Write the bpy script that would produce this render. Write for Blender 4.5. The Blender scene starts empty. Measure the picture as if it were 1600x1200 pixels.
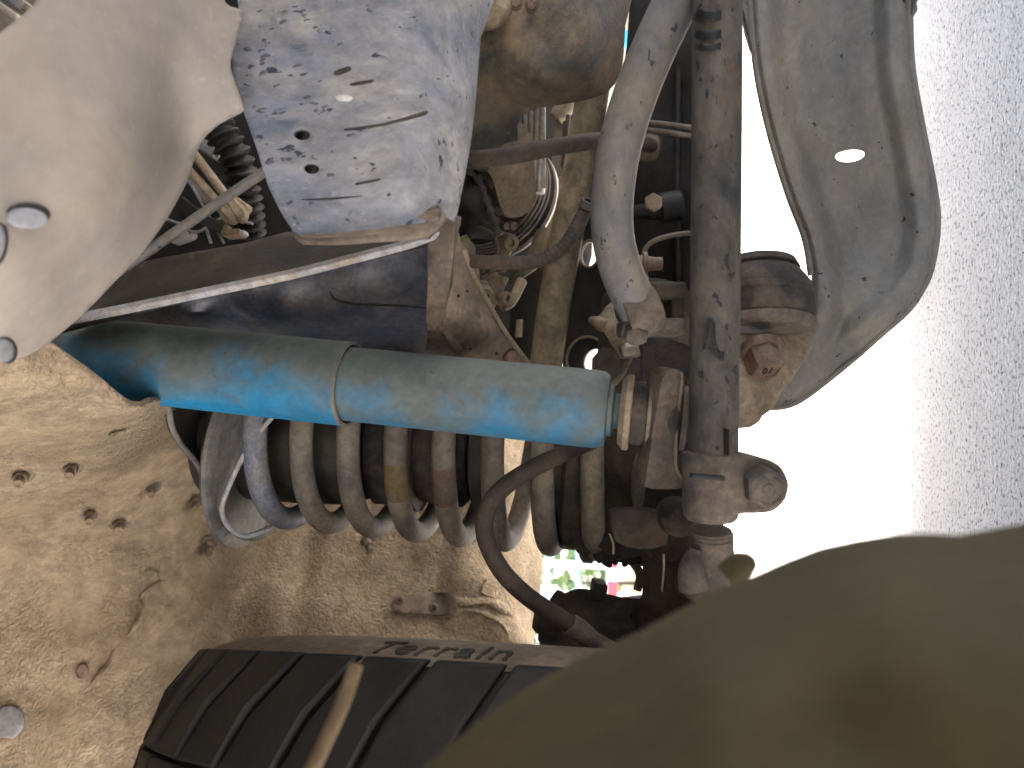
import bpy, bmesh, math, random
import numpy as np
from mathutils import Vector, Matrix
from mathutils.geometry import delaunay_2d_cdt
random.seed(7)
scene = bpy.context.scene
COL = scene.collection
# ------------------------------------------------------------------ camera
PITCH = math.radians(9.5)
CAM = Vector((0, 0, 0.315))
FW = Vector((0, math.cos(PITCH), math.sin(PITCH)))
RT = Vector((0, math.sin(PITCH), -math.cos(PITCH)))     # picture right = down to the ground (phone held sideways)
UP = Vector((1, 0, 0))
FPX = 1200.0
cd = bpy.data.cameras.new('camera'); cam = bpy.data.objects.new('camera', cd); COL.objects.link(cam)
m = Matrix((RT, UP, -FW)).transposed().to_4x4(); m.translation = CAM
cam.matrix_world = m
cd.sensor_width = 36; cd.lens = 27; cd.clip_start = 0.01; cd.clip_end = 500
cd.dof.use_dof = True; cd.dof.focus_distance = 0.66; cd.dof.aperture_fstop = 7.0
scene.camera = cam
# ------------------------------------------------------------------ sky and sun
SUN_EL, SUN_AZ = 55, 42           # degrees, azimuth from +Y towards -X
w = bpy.data.worlds.new('World'); scene.world = w; w.use_nodes = True
nt = w.node_tree; nt.nodes.clear()
sky = nt.nodes.new('ShaderNodeTexSky'); sky.sky_type = 'NISHITA'; sky.sun_disc = False
sky.sun_elevation = math.radians(SUN_EL); sky.sun_rotation = math.radians(-SUN_AZ); sky.dust_density = 4.0; sky.ozone_density = .6
bg = nt.nodes.new('ShaderNodeBackground'); bg.inputs[1].default_value = 0.15
wo = nt.nodes.new('ShaderNodeOutputWorld')
nt.links.new(sky.outputs[0], bg.inputs[0]); nt.links.new(bg.outputs[0], wo.inputs[0])
sd = bpy.data.lights.new('sun', 'SUN'); sd.energy = 4.0; sd.angle = math.radians(10); sd.color = (1, .95, .87)
so = bpy.data.objects.new('sun', sd); COL.objects.link(so)
e, a = math.radians(SUN_EL), math.radians(SUN_AZ)
sv = Vector((-math.sin(a) * math.cos(e), math.cos(a) * math.cos(e), math.sin(e)))
so.rotation_euler = sv.to_track_quat('Z', 'Y').to_euler(); so.location = (0, 0, 6)
vs = scene.view_settings
vs.view_transform = 'Standard'; vs.look = 'None'; vs.gamma = 1; vs.use_curve_mapping = False
vs.exposure = 2.7

# ------------------------------------------------------------------ helpers
def P(x, y, d):
    x, y, d = float(x), float(y), float(d)
    return CAM + d * (FW + (x - 800) / FPX * RT + (600 - y) / FPX * UP)
def px(n, d): return n * d / FPX
def V(*a): return Vector(a)

def thing(name, label, cat, loc, group=None, rotz=0):
    o = bpy.data.objects.new(name, None); COL.objects.link(o)
    o.location = loc; o.rotation_euler = (0, 0, rotz); o.empty_display_size = .02
    o['label'] = label; o['category'] = cat
    if group: o['group'] = group
    return o
def tag(o, label, cat, group=None):
    o['label'] = label; o['category'] = cat
    if group: o['group'] = group
    return o
def off(o):
    v = V(0, 0, 0)
    while o is not None:
        v = v + o.location; o = o.parent
    return v

class MB:
    """collects geometry in world coordinates"""
    def __init__(s): s.v = []; s.f = []
    def add(s, vs, fs):
        n = len(s.v); s.v += [Vector(v) for v in vs]; s.f += [[i + n for i in f] for f in fs]
        return s
    def tube(s, pts, r, n=16, sub=6, closed=False, cap=True, flat=1.0, ripple=None):
        pts = [Vector(p) for p in pts]; N = len(pts)
        rs = list(r) if isinstance(r, (list, tuple)) else [r] * N
        Q, RR = [], []
        if N == 2 and sub <= 1: Q, RR = pts, rs
        else:
            def g(i):
                if closed: return pts[i % N]
                if i < 0: return 2 * pts[0] - pts[1]
                if i >= N: return 2 * pts[-1] - pts[-2]
                return pts[i]
            M = N if closed else N - 1
            for i in range(M):
                a, b, c, d = g(i - 1), g(i), g(i + 1), g(i + 2)
                for k in range(sub):
                    t = k / sub
                    Q.append(.5 * ((2 * b) + (c - a) * t + (2 * a - 5 * b + 4 * c - d) * t * t + (3 * b - a - 3 * c + d) * t ** 3))
                    RR.append(rs[i] * (1 - t) + rs[(i + 1) % N] * t)
            if not closed: Q.append(pts[-1]); RR.append(rs[-1])
        if ripple:
            amp, wl = ripple; L = 0
            for i in range(len(Q)):
                if i: L += (Q[i] - Q[i - 1]).length
                RR[i] += amp * math.sin(L / wl * math.tau)
        K = len(Q); T = []
        for i in range(K):
            if closed: t = Q[(i + 1) % K] - Q[i - 1]
            else: t = Q[min(i + 1, K - 1)] - Q[max(i - 1, 0)]
            T.append(t.normalized())
        nrm = T[0].orthogonal().normalized(); vs, fs = [], []
        for i in range(K):
            nrm = (nrm - nrm.dot(T[i]) * T[i]).normalized(); b = T[i].cross(nrm)
            for k in range(n):
                an = math.tau * k / n
                vs.append(Q[i] + RR[i] * (math.cos(an) * nrm + flat * math.sin(an) * b))
        for i in range(K if closed else K - 1):
            for k in range(n):
                j = (i + 1) % K
                fs.append([i * n + k, i * n + (k + 1) % n, j * n + (k + 1) % n, j * n + k])
        if cap and not closed:
            fs.append(list(range(n))[::-1]); fs.append([(K - 1) * n + k for k in range(n)])
        return s.add(vs, fs)
    def lathe(s, p, ax, prof, n=40, phase=0, close=False, squash=None):
        p = Vector(p); ax = Vector(ax).normalized(); u = ax.orthogonal().normalized(); w_ = ax.cross(u)
        vs, fs = [], []
        for t, r in prof:
            for k in range(n):
                an = math.tau * k / n + phase
                vs.append(p + ax * t + max(r, 1e-5) * (math.cos(an) * u + math.sin(an) * w_))
        M = len(prof)
        for i in range(M if close else M - 1):
            j = (i + 1) % M
            for k in range(n):
                fs.append([i * n + k, i * n + (k + 1) % n, j * n + (k + 1) % n, j * n + k])
        if not close:
            if prof[0][1] > 1e-4: fs.append(list(range(n))[::-1])
            if prof[-1][1] > 1e-4: fs.append([(M - 1) * n + k for k in range(n)])
        return s.add(vs, fs)
    def hexb(s, p, ax, r, h, flange=0, stud=0):
        """hex bolt head standing on p along ax"""
        t = 0
        if flange:
            s.lathe(p, ax, [(-.002, flange), (h * .18, flange), (h * .26, flange * .9)], 24); t = h * .2
        s.lathe(p, ax, [(t, r), (t + h * .86, r), (t + h, r * .86), (t + h, r * .7), (t + h - h * .05, r * .66), (t + h - h * .05, 0)], 6, .3)
        if stud: s.lathe(p, ax, [(t + h - .001, r * .55), (t + h + stud, r * .55), (t + h + stud + .001, r * .4), (t + h + stud, 0)], 14)
        return s
    def prism(s, pts, vec):
        pts = [Vector(p) for p in pts]; n = len(pts); vec = Vector(vec)
        fs = [list(range(n)), [n + i for i in range(n)][::-1]]
        fs += [[i, n + i, n + (i + 1) % n, (i + 1) % n] for i in range(n)]
        return s.add(pts + [p + vec for p in pts], fs)
    def box(s, c, x, y, z):
        c, x, y, z = map(Vector, (c, x, y, z))
        vs = [c + i * x + j * y + k * z for i in (-1, 1) for j in (-1, 1) for k in (-1, 1)]
        return s.add(vs, [[0, 1, 3, 2], [4, 6, 7, 5], [0, 4, 5, 1], [2, 3, 7, 6], [0, 2, 6, 4], [1, 5, 7, 3]])
    def ruled(s, A, B, sub=5, across=4):
        """surface between two curves"""
        def cr(p):
            p = [Vector(q) for q in p]; o = []
            for i in range(len(p) - 1):
                a = p[i - 1] if i else 2 * p[0] - p[1]; b = p[i]; c = p[i + 1]
                d = p[i + 2] if i + 2 < len(p) else 2 * p[-1] - p[-2]
                for k in range(sub):
                    t = k / sub
                    o.append(.5 * ((2 * b) + (c - a) * t + (2 * a - 5 * b + 4 * c - d) * t * t + (3 * b - a - 3 * c + d) * t ** 3))
            return o + [p[-1]]
        A, B = cr(A), cr(B); n = min(len(A), len(B)); vs, fs = [], []
        for i in range(n):
            for k in range(across + 1): vs.append(A[i].lerp(B[i], k / across))
        q = across + 1
        for i in range(n - 1):
            for k in range(across): fs.append([i * q + k, (i + 1) * q + k, (i + 1) * q + k + 1, i * q + k + 1])
        return s.add(vs, fs)
    def build(s, name, mat, parent=None, sharp=38, bevel=0, thick=0, toff=1, flip=False):
        o0 = off(parent) if parent else V(0, 0, 0)
        me = bpy.data.meshes.new(name)
        me.from_pydata([v - o0 for v in s.v], [], s.f); me.validate()
        bm = bmesh.new(); bm.from_mesh(me); bmesh.ops.recalc_face_normals(bm, faces=bm.faces)
        if flip: bmesh.ops.reverse_faces(bm, faces=bm.faces)
        bm.to_mesh(me); bm.free()
        me.polygons.foreach_set('use_smooth', [True] * len(me.polygons))
        if sharp: me.set_sharp_from_angle(angle=math.radians(sharp))
        me.materials.append(mat)
        o = bpy.data.objects.new(name, me); COL.objects.link(o)
        if parent: o.parent = parent
        if thick:
            md = o.modifiers.new('thickness', 'SOLIDIFY'); md.thickness = thick; md.offset = toff
        if bevel:
            md = o.modifiers.new('bevel', 'BEVEL'); md.width = bevel; md.segments = 3; md.limit_method = 'ANGLE'; md.angle_limit = math.radians(40)
        return o

def tps(pts, lam=1e-4):
    """smooth depth map through (x, y, depth)"""
    a = np.array(pts, float); X = a[:, :2] / 400.; n = len(X)
    def U(r2): return np.where(r2 > 1e-12, r2 * np.log(np.maximum(r2, 1e-12)), 0)
    K = U(((X[:, None] - X[None]) ** 2).sum(2)) + lam * np.eye(n)
    Pm = np.hstack([np.ones((n, 1)), X]); A = np.block([[K, Pm], [Pm.T, np.zeros((3, 3))]])
    c = np.linalg.solve(A, np.concatenate([a[:, 2], np.zeros(3)]))
    def f(q):
        q = np.atleast_2d(np.array(q, float)) / 400.
        return U(((q[:, None] - X[None]) ** 2).sum(2)) @ c[:n] + np.hstack([np.ones((len(q), 1)), q]) @ c[n:]
    return f
def inside(p, poly):
    x, y = p; r = False; n = len(poly)
    for i in range(n):
        x1, y1 = poly[i]; x2, y2 = poly[i - 1]
        if (y1 > y) != (y2 > y) and x < (x2 - x1) * (y - y1) / (y2 - y1) + x1: r = not r
    return r
def smoothpoly(pts, sub=4, closed=True):
    n = len(pts); o = []
    for i in range(n if closed else n - 1):
        a, b, c, d = [np.array(pts[j % n] if closed else pts[max(0, min(n - 1, j))], float) for j in (i - 1, i, i + 1, i + 2)]
        for k in range(sub):
            t = k / sub; h = .5   # centripetal-ish, low overshoot
            m1, m2 = h * (c - a) * .8, h * (d - b) * .8
            o.append(tuple((2 * t ** 3 - 3 * t * t + 1) * b + (t ** 3 - 2 * t * t + t) * m1 + (-2 * t ** 3 + 3 * t * t) * c + (t ** 3 - t * t) * m2))
    if not closed: o.append(tuple(pts[-1]))
    return o
def ell(x, y, rx, ry, rot=0, n=20):
    c, s_ = math.cos(math.radians(rot)), math.sin(math.radians(rot))
    return [(x + rx * math.cos(t) * c - ry * math.sin(t) * s_, y + rx * math.cos(t) * s_ + ry * math.sin(t) * c) for t in [math.tau * k / n for k in range(n)]]
def sheet(outline, dep, res=14, holes=(), smooth=3):
    """a pressed sheet over an outline, with its own depth relief and real holes"""
    out = smoothpoly(outline, smooth) if smooth > 1 else [tuple(p) for p in outline]
    pts, edges = [], []
    for loop in [out] + [list(h) for h in holes]:
        n0 = len(pts); pts += loop; n = len(loop)
        edges += [(n0 + i, n0 + (i + 1) % n) for i in range(n)]
    xs = [p[0] for p in out]; ys = [p[1] for p in out]; j = 0
    y = min(ys) + res / 2
    while y < max(ys):
        x = min(xs) + (res / 2 if j % 2 else 0)
        while x < max(xs):
            if inside((x, y), out) and not any(inside((x, y), h) for h in holes): pts.append((x, y))
            x += res
        y += res * .87; j += 1
    r = delaunay_2d_cdt([Vector(p) for p in pts], edges, [], 0, 1e-4)
    vv, ff = r[0], r[2]
    D = dep([(v.x, v.y) for v in vv])
    keep = []
    for f in ff:
        cx = sum(vv[i].x for i in f) / len(f); cy = sum(vv[i].y for i in f) / len(f)
        if inside((cx, cy), out) and not any(inside((cx, cy), h) for h in holes): keep.append(list(f))
    used = sorted({i for f in keep for i in f}); mp = {k: i for i, k in enumerate(used)}
    mb = MB(); mb.add([P(vv[i].x, vv[i].y, float(D[i])) for i in used], [[mp[i] for i in f] for f in keep])
    return mb
def facing(o, away=True):
    """make an open sheet's normals look towards the camera so its thickness grows away from it"""
    me = o.data; o0 = off(o)
    bm = bmesh.new(); bm.from_mesh(me)
    s_ = sum(f.normal.dot(f.calc_center_median() + o0 - CAM) * f.calc_area() for f in bm.faces)
    if s_ > 0: bmesh.ops.reverse_faces(bm, faces=bm.faces)
    bm.to_mesh(me); bm.free()
def plate(name, outline, dep, mat, parent=None, th=.003, res=14, holes=(), smooth=3, bevel=0, sharp=50):
    if not callable(dep): dep = tps(dep) if isinstance(dep, list) else (lambda q, d=dep: np.full(len(q), d))
    o = sheet(outline, dep, res, holes, smooth).build(name, mat, parent, sharp)
    facing(o)
    md = o.modifiers.new('thickness', 'SOLIDIFY'); md.thickness = th; md.offset = -1
    if bevel:
        md = o.modifiers.new('bevel', 'BEVEL'); md.width = bevel; md.segments = 2; md.limit_method = 'ANGLE'; md.angle_limit = math.radians(50)
    return o

# ------------------------------------------------------------------ materials
def grimy(name, base, dust=(.30, .24, .17), amt=.45, rough=.75, metal=0., rust=0., specks=.0, speckcol=(.02, .02, .022),
          scale=14., bump=.25, bscale=260., streak=None, var=.35, patch=None, stretch=(1, 1, 1), fine=.5):
    mt = bpy.data.materials.new(name); mt.use_nodes = True; t = mt.node_tree; N, L = t.nodes, t.links
    b = N['Principled BSDF']
    tc = N.new('ShaderNodeTexCoord'); mp = N.new('ShaderNodeMapping'); mp.inputs['Scale'].default_value = stretch
    L.new(tc.outputs['Object'], mp.inputs[0]); co = mp.outputs[0]
    def noise(sc, det=6, ro=.6, dis=0., vec=None):
        n = N.new('ShaderNodeTexNoise'); n.inputs['Scale'].default_value = sc; n.inputs['Detail'].default_value = det
        n.inputs['Roughness'].default_value = ro; n.inputs['Distortion'].default_value = dis; L.new(vec or co, n.inputs[0]); return n.outputs[0]
    def ramp(v, lo, hi):
        r = N.new('ShaderNodeMapRange'); r.inputs['From Min'].default_value = lo; r.inputs['From Max'].default_value = hi; L.new(v, r.inputs[0]); return r.outputs[0]
    def mix(f, c1, c2, mode='MIX'):
        x = N.new('ShaderNodeMix'); x.data_type = 'RGBA'; x.blend_type = mode
        if isinstance(f, float): x.inputs[0].default_value = f
        else: L.new(f, x.inputs[0])
        for s_, c in ((6, c1), (7, c2)):
            if isinstance(c, tuple): x.inputs[s_].default_value = (*c, 1)
            else: L.new(c, x.inputs[s_])
        return x.outputs[2]
    n1 = noise(scale, 9, .62, .6)
    col = mix(ramp(n1, .60 - amt * .45, .84 - amt * .45), base, dust)
    n2 = noise(scale * .35, 3, .5)
    dk = tuple(c * (1 - var) for c in (1, 1, 1)); lt = tuple(min(1, c * (1 + var * .4)) for c in (.9, .9, .9))
    col = mix(1.0, col, mix(ramp(n2, .3, .7), dk, (1., 1., 1.)), 'MULTIPLY')
    n5 = noise(scale * 9, 5, .7)
    col = mix(fine, col, mix(ramp(n5, .25, .75), (.45, .45, .45), (1.5, 1.5, 1.5)), 'MULTIPLY')
    n7 = noise(scale * 3.2, 8, .7, .8)
    col = mix(min(1., fine * 1.3), col, mix(ramp(n7, .36, .62), (.58, .57, .56), (1.22, 1.21, 1.2)), 'MULTIPLY')
    n8 = noise(scale * 24, 2, .5)
    col = mix(ramp(n8, .64, .72), col, mix(.45, col, dust))
    if streak:
        mp2 = N.new('ShaderNodeMapping'); mp2.inputs['Scale'].default_value = streak[1]; L.new(tc.outputs['Object'], mp2.inputs[0])
        n6 = noise(1., 5, .6, .3, mp2.outputs[0]); col = mix(ramp(n6, .56, .68), col, streak[0])
    if rust:
        n3 = noise(scale * 2.2, 8, .65); col = mix(ramp(n3, .70 - rust * .25, .80 - rust * .2), col, (.20, .085, .03))
    if specks:
        n4 = noise(scale * 8., 4, .6, .25); col = mix(ramp(n4, .74 - specks * .2, .77 - specks * .2), col, speckcol)
    L.new(col, b.inputs['Base Color'])
    b.inputs['Metallic'].default_value = metal
    rr = N.new('ShaderNodeMapRange'); rr.inputs['To Min'].default_value = max(.05, rough - .15); rr.inputs['To Max'].default_value = min(1, rough + .15)
    L.new(n1, rr.inputs[0]); L.new(rr.outputs[0], b.inputs['Roughness'])
    if bump:
        bn = noise(bscale, 4, .6, .4); bn2 = noise(scale * 2, 4, .6)
        ad = N.new('ShaderNodeMath'); ad.operation = 'MULTIPLY_ADD'; L.new(bn2, ad.inputs[0]); ad.inputs[1].default_value = 1.2; L.new(bn, ad.inputs[2])
        bp = N.new('ShaderNodeBump'); bp.inputs['Strength'].default_value = bump; bp.inputs['Distance'].default_value = .002
        L.new(ad.outputs[0], bp.inputs['Height']); L.new(bp.outputs[0], b.inputs['Normal'])
    mt['sock'] = 0
    return mt
TAN = (.36, .28, .195)
M = {}
M['shield'] = grimy('dusty_grey_plastic', (.29, .262, .25), (.37, .322, .275), .5, .7, scale=7, bump=.10, bscale=400, fine=.18, var=.15, specks=.02, speckcol=(.2, .16, .12))
M['clip'] = grimy('grey_clip', (.30, .31, .35), (.4, .38, .36), .3, .6, bump=.05)
M['frame'] = grimy('sky_tinted_frame_paint', (.14, .175, .26), (.38, .375, .385), .5, .62, metal=.0, scale=13, rust=.08, specks=.52, speckcol=(.03, .04, .07), bump=.15, bscale=340,
                   streak=((.24, .25, .28), (120, 120, 14)), stretch=(1, 1, .55))  # blue of the sky reflecting in the plate is put into the base colour
M['rail'] = grimy('dark_frame_paint', (.017, .017, .019), (.058, .048, .037), .5, .6, scale=18, bump=.25, rust=.1, specks=.1)
M['railblue'] = grimy('sky_tinted_dark_paint', (.10, .118, .17), (.22, .215, .22), .42, .5, metal=.15, scale=22, specks=.25, bump=.3, rust=.12)  # bluish skylight on the rail side is painted in; also colours the chips
M['lip'] = grimy('pale_edge', (.42, .43, .48), (.44, .38, .32), .4, .6, scale=30, bump=.2)
M['gusset'] = grimy('dusty_gusset', (.15, .12, .10), (.28, .22, .165), .5, .75, scale=20, specks=.1, bump=.3, rust=.12)
M['grey'] = grimy('grey_pipe', (.15, .153, .168), (.25, .22, .18), .45, .68, metal=.0, scale=16, specks=.46, fine=.35, speckcol=(.03, .035, .05), bump=.22, rust=.12, stretch=(.6, 1, 1))
M['tie'] = grimy('dusty_dark_rod', (.03, .032, .036), (.135, .115, .095), .5, .68, scale=20, specks=.62, speckcol=(.015, .015, .018), bump=.3, rust=.2, stretch=(.55, 1, 1))
M['cast'] = grimy('dusty_cast_iron', (.075, .062, .057), (.185, .147, .115), .5, .85, scale=26, bump=.35, bscale=380, rust=.15)
M['axle'] = grimy('dark_brown_iron', (.028, .022, .019), (.085, .064, .047), .5, .85, scale=20, bump=.6, bscale=240, rust=.12)
M['arm'] = grimy('arm_steel', (.215, .205, .195), (.30, .262, .222), .45, .68, metal=.0, scale=15, specks=.38, fine=.3, bump=.22, rust=.22, stretch=(.7, 1, 1))
M['rubber'] = grimy('dusty_rubber', (.03, .028, .028), (.12, .095, .075), .42, .85, scale=22, bump=.25)
M['hose'] = grimy('brown_hose', (.026, .019, .016), (.075, .054, .04), .5, .8, scale=30, bump=.3, bscale=500)
M['black'] = grimy('black_engine', (.006, .006, .007), (.02, .018, .016), .4, .6, scale=20, bump=.3)
M['dark'] = grimy('dark_chassis', (.013, .012, .013), (.05, .04, .032), .42, .75, scale=12, bump=.25, specks=.1)
M['tan'] = grimy('tan_dusty_metal', (.23, .18, .125), (.36, .285, .2), .5, .8, scale=24, bump=.35, rust=.15, specks=.05)
M['sump'] = grimy('sump_metal', (.075, .078, .076), (.25, .185, .12), .5, .75, scale=11, bump=.35, specks=.12, rust=.15, var=.3)
M['silver'] = grimy('silver_casting', (.55, .54, .52), (.5, .43, .34), .4, .5, metal=.4, scale=30, bump=.15)
M['rodtan'] = grimy('olive_tan_rod', (.12, .104, .07), (.33, .27, .18), .58, .65, scale=20, bump=.2, specks=.12)
M['spring'] = grimy('spring_steel', (.15, .14, .125), (.27, .23, .18), .5, .7, scale=22, bump=.25, specks=.06)
M['springblue'] = grimy('blue_lit_steel', (.11, .15, .25), (.26, .26, .27), .55, .6, scale=40, bump=.25)  # blue light on the upper coil, mixed into the steel colour
M['yellow'] = grimy('yellow_paint_mark', (.23, .165, .055), (.17, .14, .10), .55, .75, scale=40, bump=.15)
M['redmark'] = grimy('red_paint_mark', (.16, .085, .06), (.15, .12, .095), .6, .75, scale=40, bump=.15)
M['seat'] = grimy('grey_spring_tower', (.15, .155, .17), (.24, .225, .205), .45, .65, scale=20, bump=.2, specks=.04)
M['bolt'] = grimy('brown_bolt', (.16, .10, .075), (.26, .19, .14), .4, .6, metal=.2, scale=40, bump=.3)
M['fore'] = grimy('olive_mud_coating', (.052, .043, .015), (.072, .058, .022), .5, .95, scale=14, bump=.3, bscale=120, var=.25, fine=.12)
M['tyre'] = grimy('tyre_rubber', (.006, .006, .0065), (.022, .019, .016), .36, .7, scale=13, bump=.2, specks=.02, speckcol=(.12, .11, .1))
M['sidewall'] = grimy('dusty_sidewall', (.15, .118, .088), (.22, .172, .13), .5, .85, scale=20, bump=.25)
M['letter'] = grimy('worn_letter_rubber', (.03, .027, .024), (.07, .058, .045), .4, .8, scale=40, bump=.1)
M['rim'] = grimy('wheel_steel', (.1, .1, .1), TAN, .4, .6)
M['cable'] = grimy('tan_cable', (.12, .08, .042), (.16, .11, .06), .5, .8)
M['white'] = grimy('white_paint', (.78, .8, .82), (.7, .68, .62), .2, .5, bump=.03, var=.1)
M['bluerail'] = grimy('pale_blue_paint', (.35, .55, .68), (.5, .6, .65), .2, .5, bump=.03)
M['red'] = grimy('red_paint', (.62, .07, .10), (.5, .1, .1), .2, .5, bump=.03)
M['cyan'] = grimy('cyan_plastic', (.02, .32, .62), (.1, .4, .6), .2, .5, bump=.03)
M['leaf'] = grimy('leaf_green', (.07, .14, .03), (.14, .22, .06), .5, .6, bump=.0, scale=30)
M['label'] = grimy('cream_label', (.5, .45, .33), (.4, .33, .23), .4, .7, scale=50)
M['body'] = grimy('body_underside', (.09, .08, .07), (.18, .15, .115), .5, .8, scale=6)

def undercoat():
    mt = grimy('tan_undercoat', (.36, .28, .19), (.48, .385, .275), .5, .9, scale=8, bump=0, var=.16, fine=.45)
    t = mt.node_tree; N, L = t.nodes, t.links; b = N['Principled BSDF']
    tc = N.new('ShaderNodeTexCoord')
    ns = N.new('ShaderNodeTexNoise'); ns.inputs['Scale'].default_value = 60; ns.inputs['Detail'].default_value = 3; L.new(tc.outputs['Object'], ns.inputs[0])
    ad = N.new('ShaderNodeMix'); ad.data_type = 'RGBA'; ad.blend_type = 'ADD'; ad.inputs[0].default_value = .018
    L.new(tc.outputs['Object'], ad.inputs[6]); L.new(ns.outputs[1], ad.inputs[7])
    n1 = N.new('ShaderNodeTexNoise'); n1.inputs['Scale'].default_value = 280; n1.inputs['Detail'].default_value = 4; n1.inputs['Distortion'].default_value = .9
    L.new(ad.outputs[2], n1.inputs[0])
    vo = N.new('ShaderNodeTexVoronoi'); vo.feature = 'SMOOTH_F1'; vo.inputs['Scale'].default_value = 230; L.new(ad.outputs[2], vo.inputs[0])
    am = N.new('ShaderNodeTexNoise'); am.inputs['Scale'].default_value = 7; am.inputs['Detail'].default_value = 2; L.new(tc.outputs['Object'], am.inputs[0])
    mr = N.new('ShaderNodeMapRange'); mr.inputs[1].default_value = .35; mr.inputs[2].default_value = .6; mr.inputs[3].default_value = .25; mr.inputs[4].default_value = 1; L.new(am.outputs[0], mr.inputs[0])
    ma = N.new('ShaderNodeMath'); ma.operation = 'MULTIPLY_ADD'; L.new(vo.outputs[0], ma.inputs[0]); ma.inputs[1].default_value = -.7; L.new(n1.outputs[0], ma.inputs[2])
    mu = N.new('ShaderNodeMath'); mu.operation = 'MULTIPLY'; L.new(ma.outputs[0], mu.inputs[0]); L.new(mr.outputs[0], mu.inputs[1])
    bp = N.new('ShaderNodeBump'); bp.inputs['Strength'].default_value = 1.0; bp.inputs['Distance'].default_value = .0065
    L.new(mu.outputs[0], bp.inputs['Height']); L.new(bp.outputs[0], b.inputs['Normal'])
    return mt
M['liner'] = undercoat()

def shockpaint(name, thr, gn, blue=(.0, .19, .40)):
    """blue enamel under road dust; the bluer side facing the wheel imitates skylight"""
    mt = grimy(name, blue, (.125, .125, .09), .45, .62, scale=16, bump=.10, rust=.16, specks=.22, speckcol=(.11, .065, .035), var=.15, fine=.35)
    t = mt.node_tree; N, L = t.nodes, t.links
    mx = [n for n in N if n.type == 'MIX' and n.inputs[6].default_value[2] > .3 and not n.inputs[6].is_linked][0]
    lk = mx.inputs[0].links[0]; n1 = [n for n in N if n.type == 'TEX_NOISE' and abs(n.inputs['Scale'].default_value - 16) < .1][0]
    ge = N.new('ShaderNodeNewGeometry'); sp = N.new('ShaderNodeSeparateXYZ'); L.new(ge.outputs['True Normal'], sp.inputs[0])
    ma = N.new('ShaderNodeMath'); ma.operation = 'MULTIPLY_ADD'; L.new(sp.outputs[0], ma.inputs[0]); ma.inputs[1].default_value = gn; L.new(n1.outputs[0], ma.inputs[2])  # normal-driven mix paints skylight onto the wheel side, over random dust
    mr = N.new('ShaderNodeMapRange'); mr.inputs[1].default_value = thr - .14; mr.inputs[2].default_value = thr + .14; mr.inputs[4].default_value = .86
    L.new(ma.outputs[0], mr.inputs[0]); L.new(mr.outputs[0], mx.inputs[0])
    return mt
M['shock_up'] = shockpaint('blue_shock_sleeve', .46, .26)
M['shock_lo'] = shockpaint('blue_shock_body', .37, .11)

def concrete():
    mt = grimy('concrete', (.63, .585, .525), (.71, .665, .60), .5, .9, scale=5, bump=.0, var=.06, fine=.12)
    t = mt.node_tree; N, L = t.nodes, t.links; b = N['Principled BSDF']
    tc = N.new('ShaderNodeTexCoord')
    def ns(sc, det, dis=0):
        n = N.new('ShaderNodeTexNoise'); n.inputs['Scale'].default_value = sc; n.inputs['Detail'].default_value = det; n.inputs['Distortion'].default_value = dis
        L.new(tc.outputs['Object'], n.inputs[0]); return n.outputs[0]
    old = b.inputs['Base Color'].links[0].from_socket
    mr = N.new('ShaderNodeMapRange'); mr.inputs[1].default_value = .53; mr.inputs[2].default_value = .68; L.new(ns(230, 5, .3), mr.inputs[0])
    mx = N.new('ShaderNodeMix'); mx.data_type = 'RGBA'; L.new(mr.outputs[0], mx.inputs[0]); L.new(old, mx.inputs[6]); mx.inputs[7].default_value = (.20, .19, .18, 1)
    L.new(mx.outputs[2], b.inputs['Base Color'])
    bp = N.new('ShaderNodeBump'); bp.inputs['Strength'].default_value = .6; bp.inputs['Distance'].default_value = .006
    L.new(ns(240, 6, .4), bp.inputs['Height']); L.new(bp.outputs[0], b.inputs['Normal'])
    return mt
M['concrete'] = concrete()

# ================================================================== SETTING
g = MB().add([(-60, -20, 0), (60, -20, 0), (60, 140, 0), (-60, 140, 0)], [[0, 1, 2, 3]]).build('ground', M['concrete'])
g['kind'] = 'structure'

# vehicle body: unseen bonnet, floor, fender and grille slabs added to block sky, black bay backdrop
vb = thing('vehicle_body', 'black backdrop for the engine bay darkness, with unseen body slabs added for shade', 'body panel', P(300, 300, 1.2))
def slab(name, x0, x1, y0, y1, z0, z1):
    return MB().box(V((x0 + x1) / 2, (y0 + y1) / 2, (z0 + z1) / 2), V((x1 - x0) / 2, 0, 0), V(0, (y1 - y0) / 2, 0), V(0, 0, (z1 - z0) / 2)).build(name, M['body'], vb, bevel=.004)
slab('bonnet_blocker', -.78, 1.0, -.05, 1.35, 1.12, 1.14)
slab('floor_blocker', -.74, 1.0, -2.6, -.05, .64, .67)
slab('bulkhead_blocker', -.78, 1.0, -.05, -.02, .67, 1.12)
slab('sill_blocker', -.76, -.74, -2.6, -.25, .36, .67)
slab('far_sill_blocker', .98, 1.0, -2.6, -.02, .36, .70)
slab('valance_blocker', -.74, .98, -2.62, -2.60, .36, .67)
slab('fender_blocker', -.80, -.78, -.05, 1.35, .88, 1.12)
slab('far_side_blocker', .98, 1.0, -.02, 1.35, .60, 1.12)
slab('front_blocker', -.78, 1.0, 1.33, 1.35, .60, 1.12)
plate('dark_backdrop', [(-260, -200), (700, -160), (955, -60), (948, 60), (935, 140), (925, 400), (860, 640), (700, 660), (300, 600), (-260, 560)],
      [(-260, -200, 1.05), (900, -60, 1.15), (900, 600, 1.15), (300, 600, 1.2), (-260, 560, 1.0), (350, 250, 1.1)], M['black'], vb, .004, res=60, smooth=1)  # black sheet stands in for the darkness of the engine bay

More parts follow.
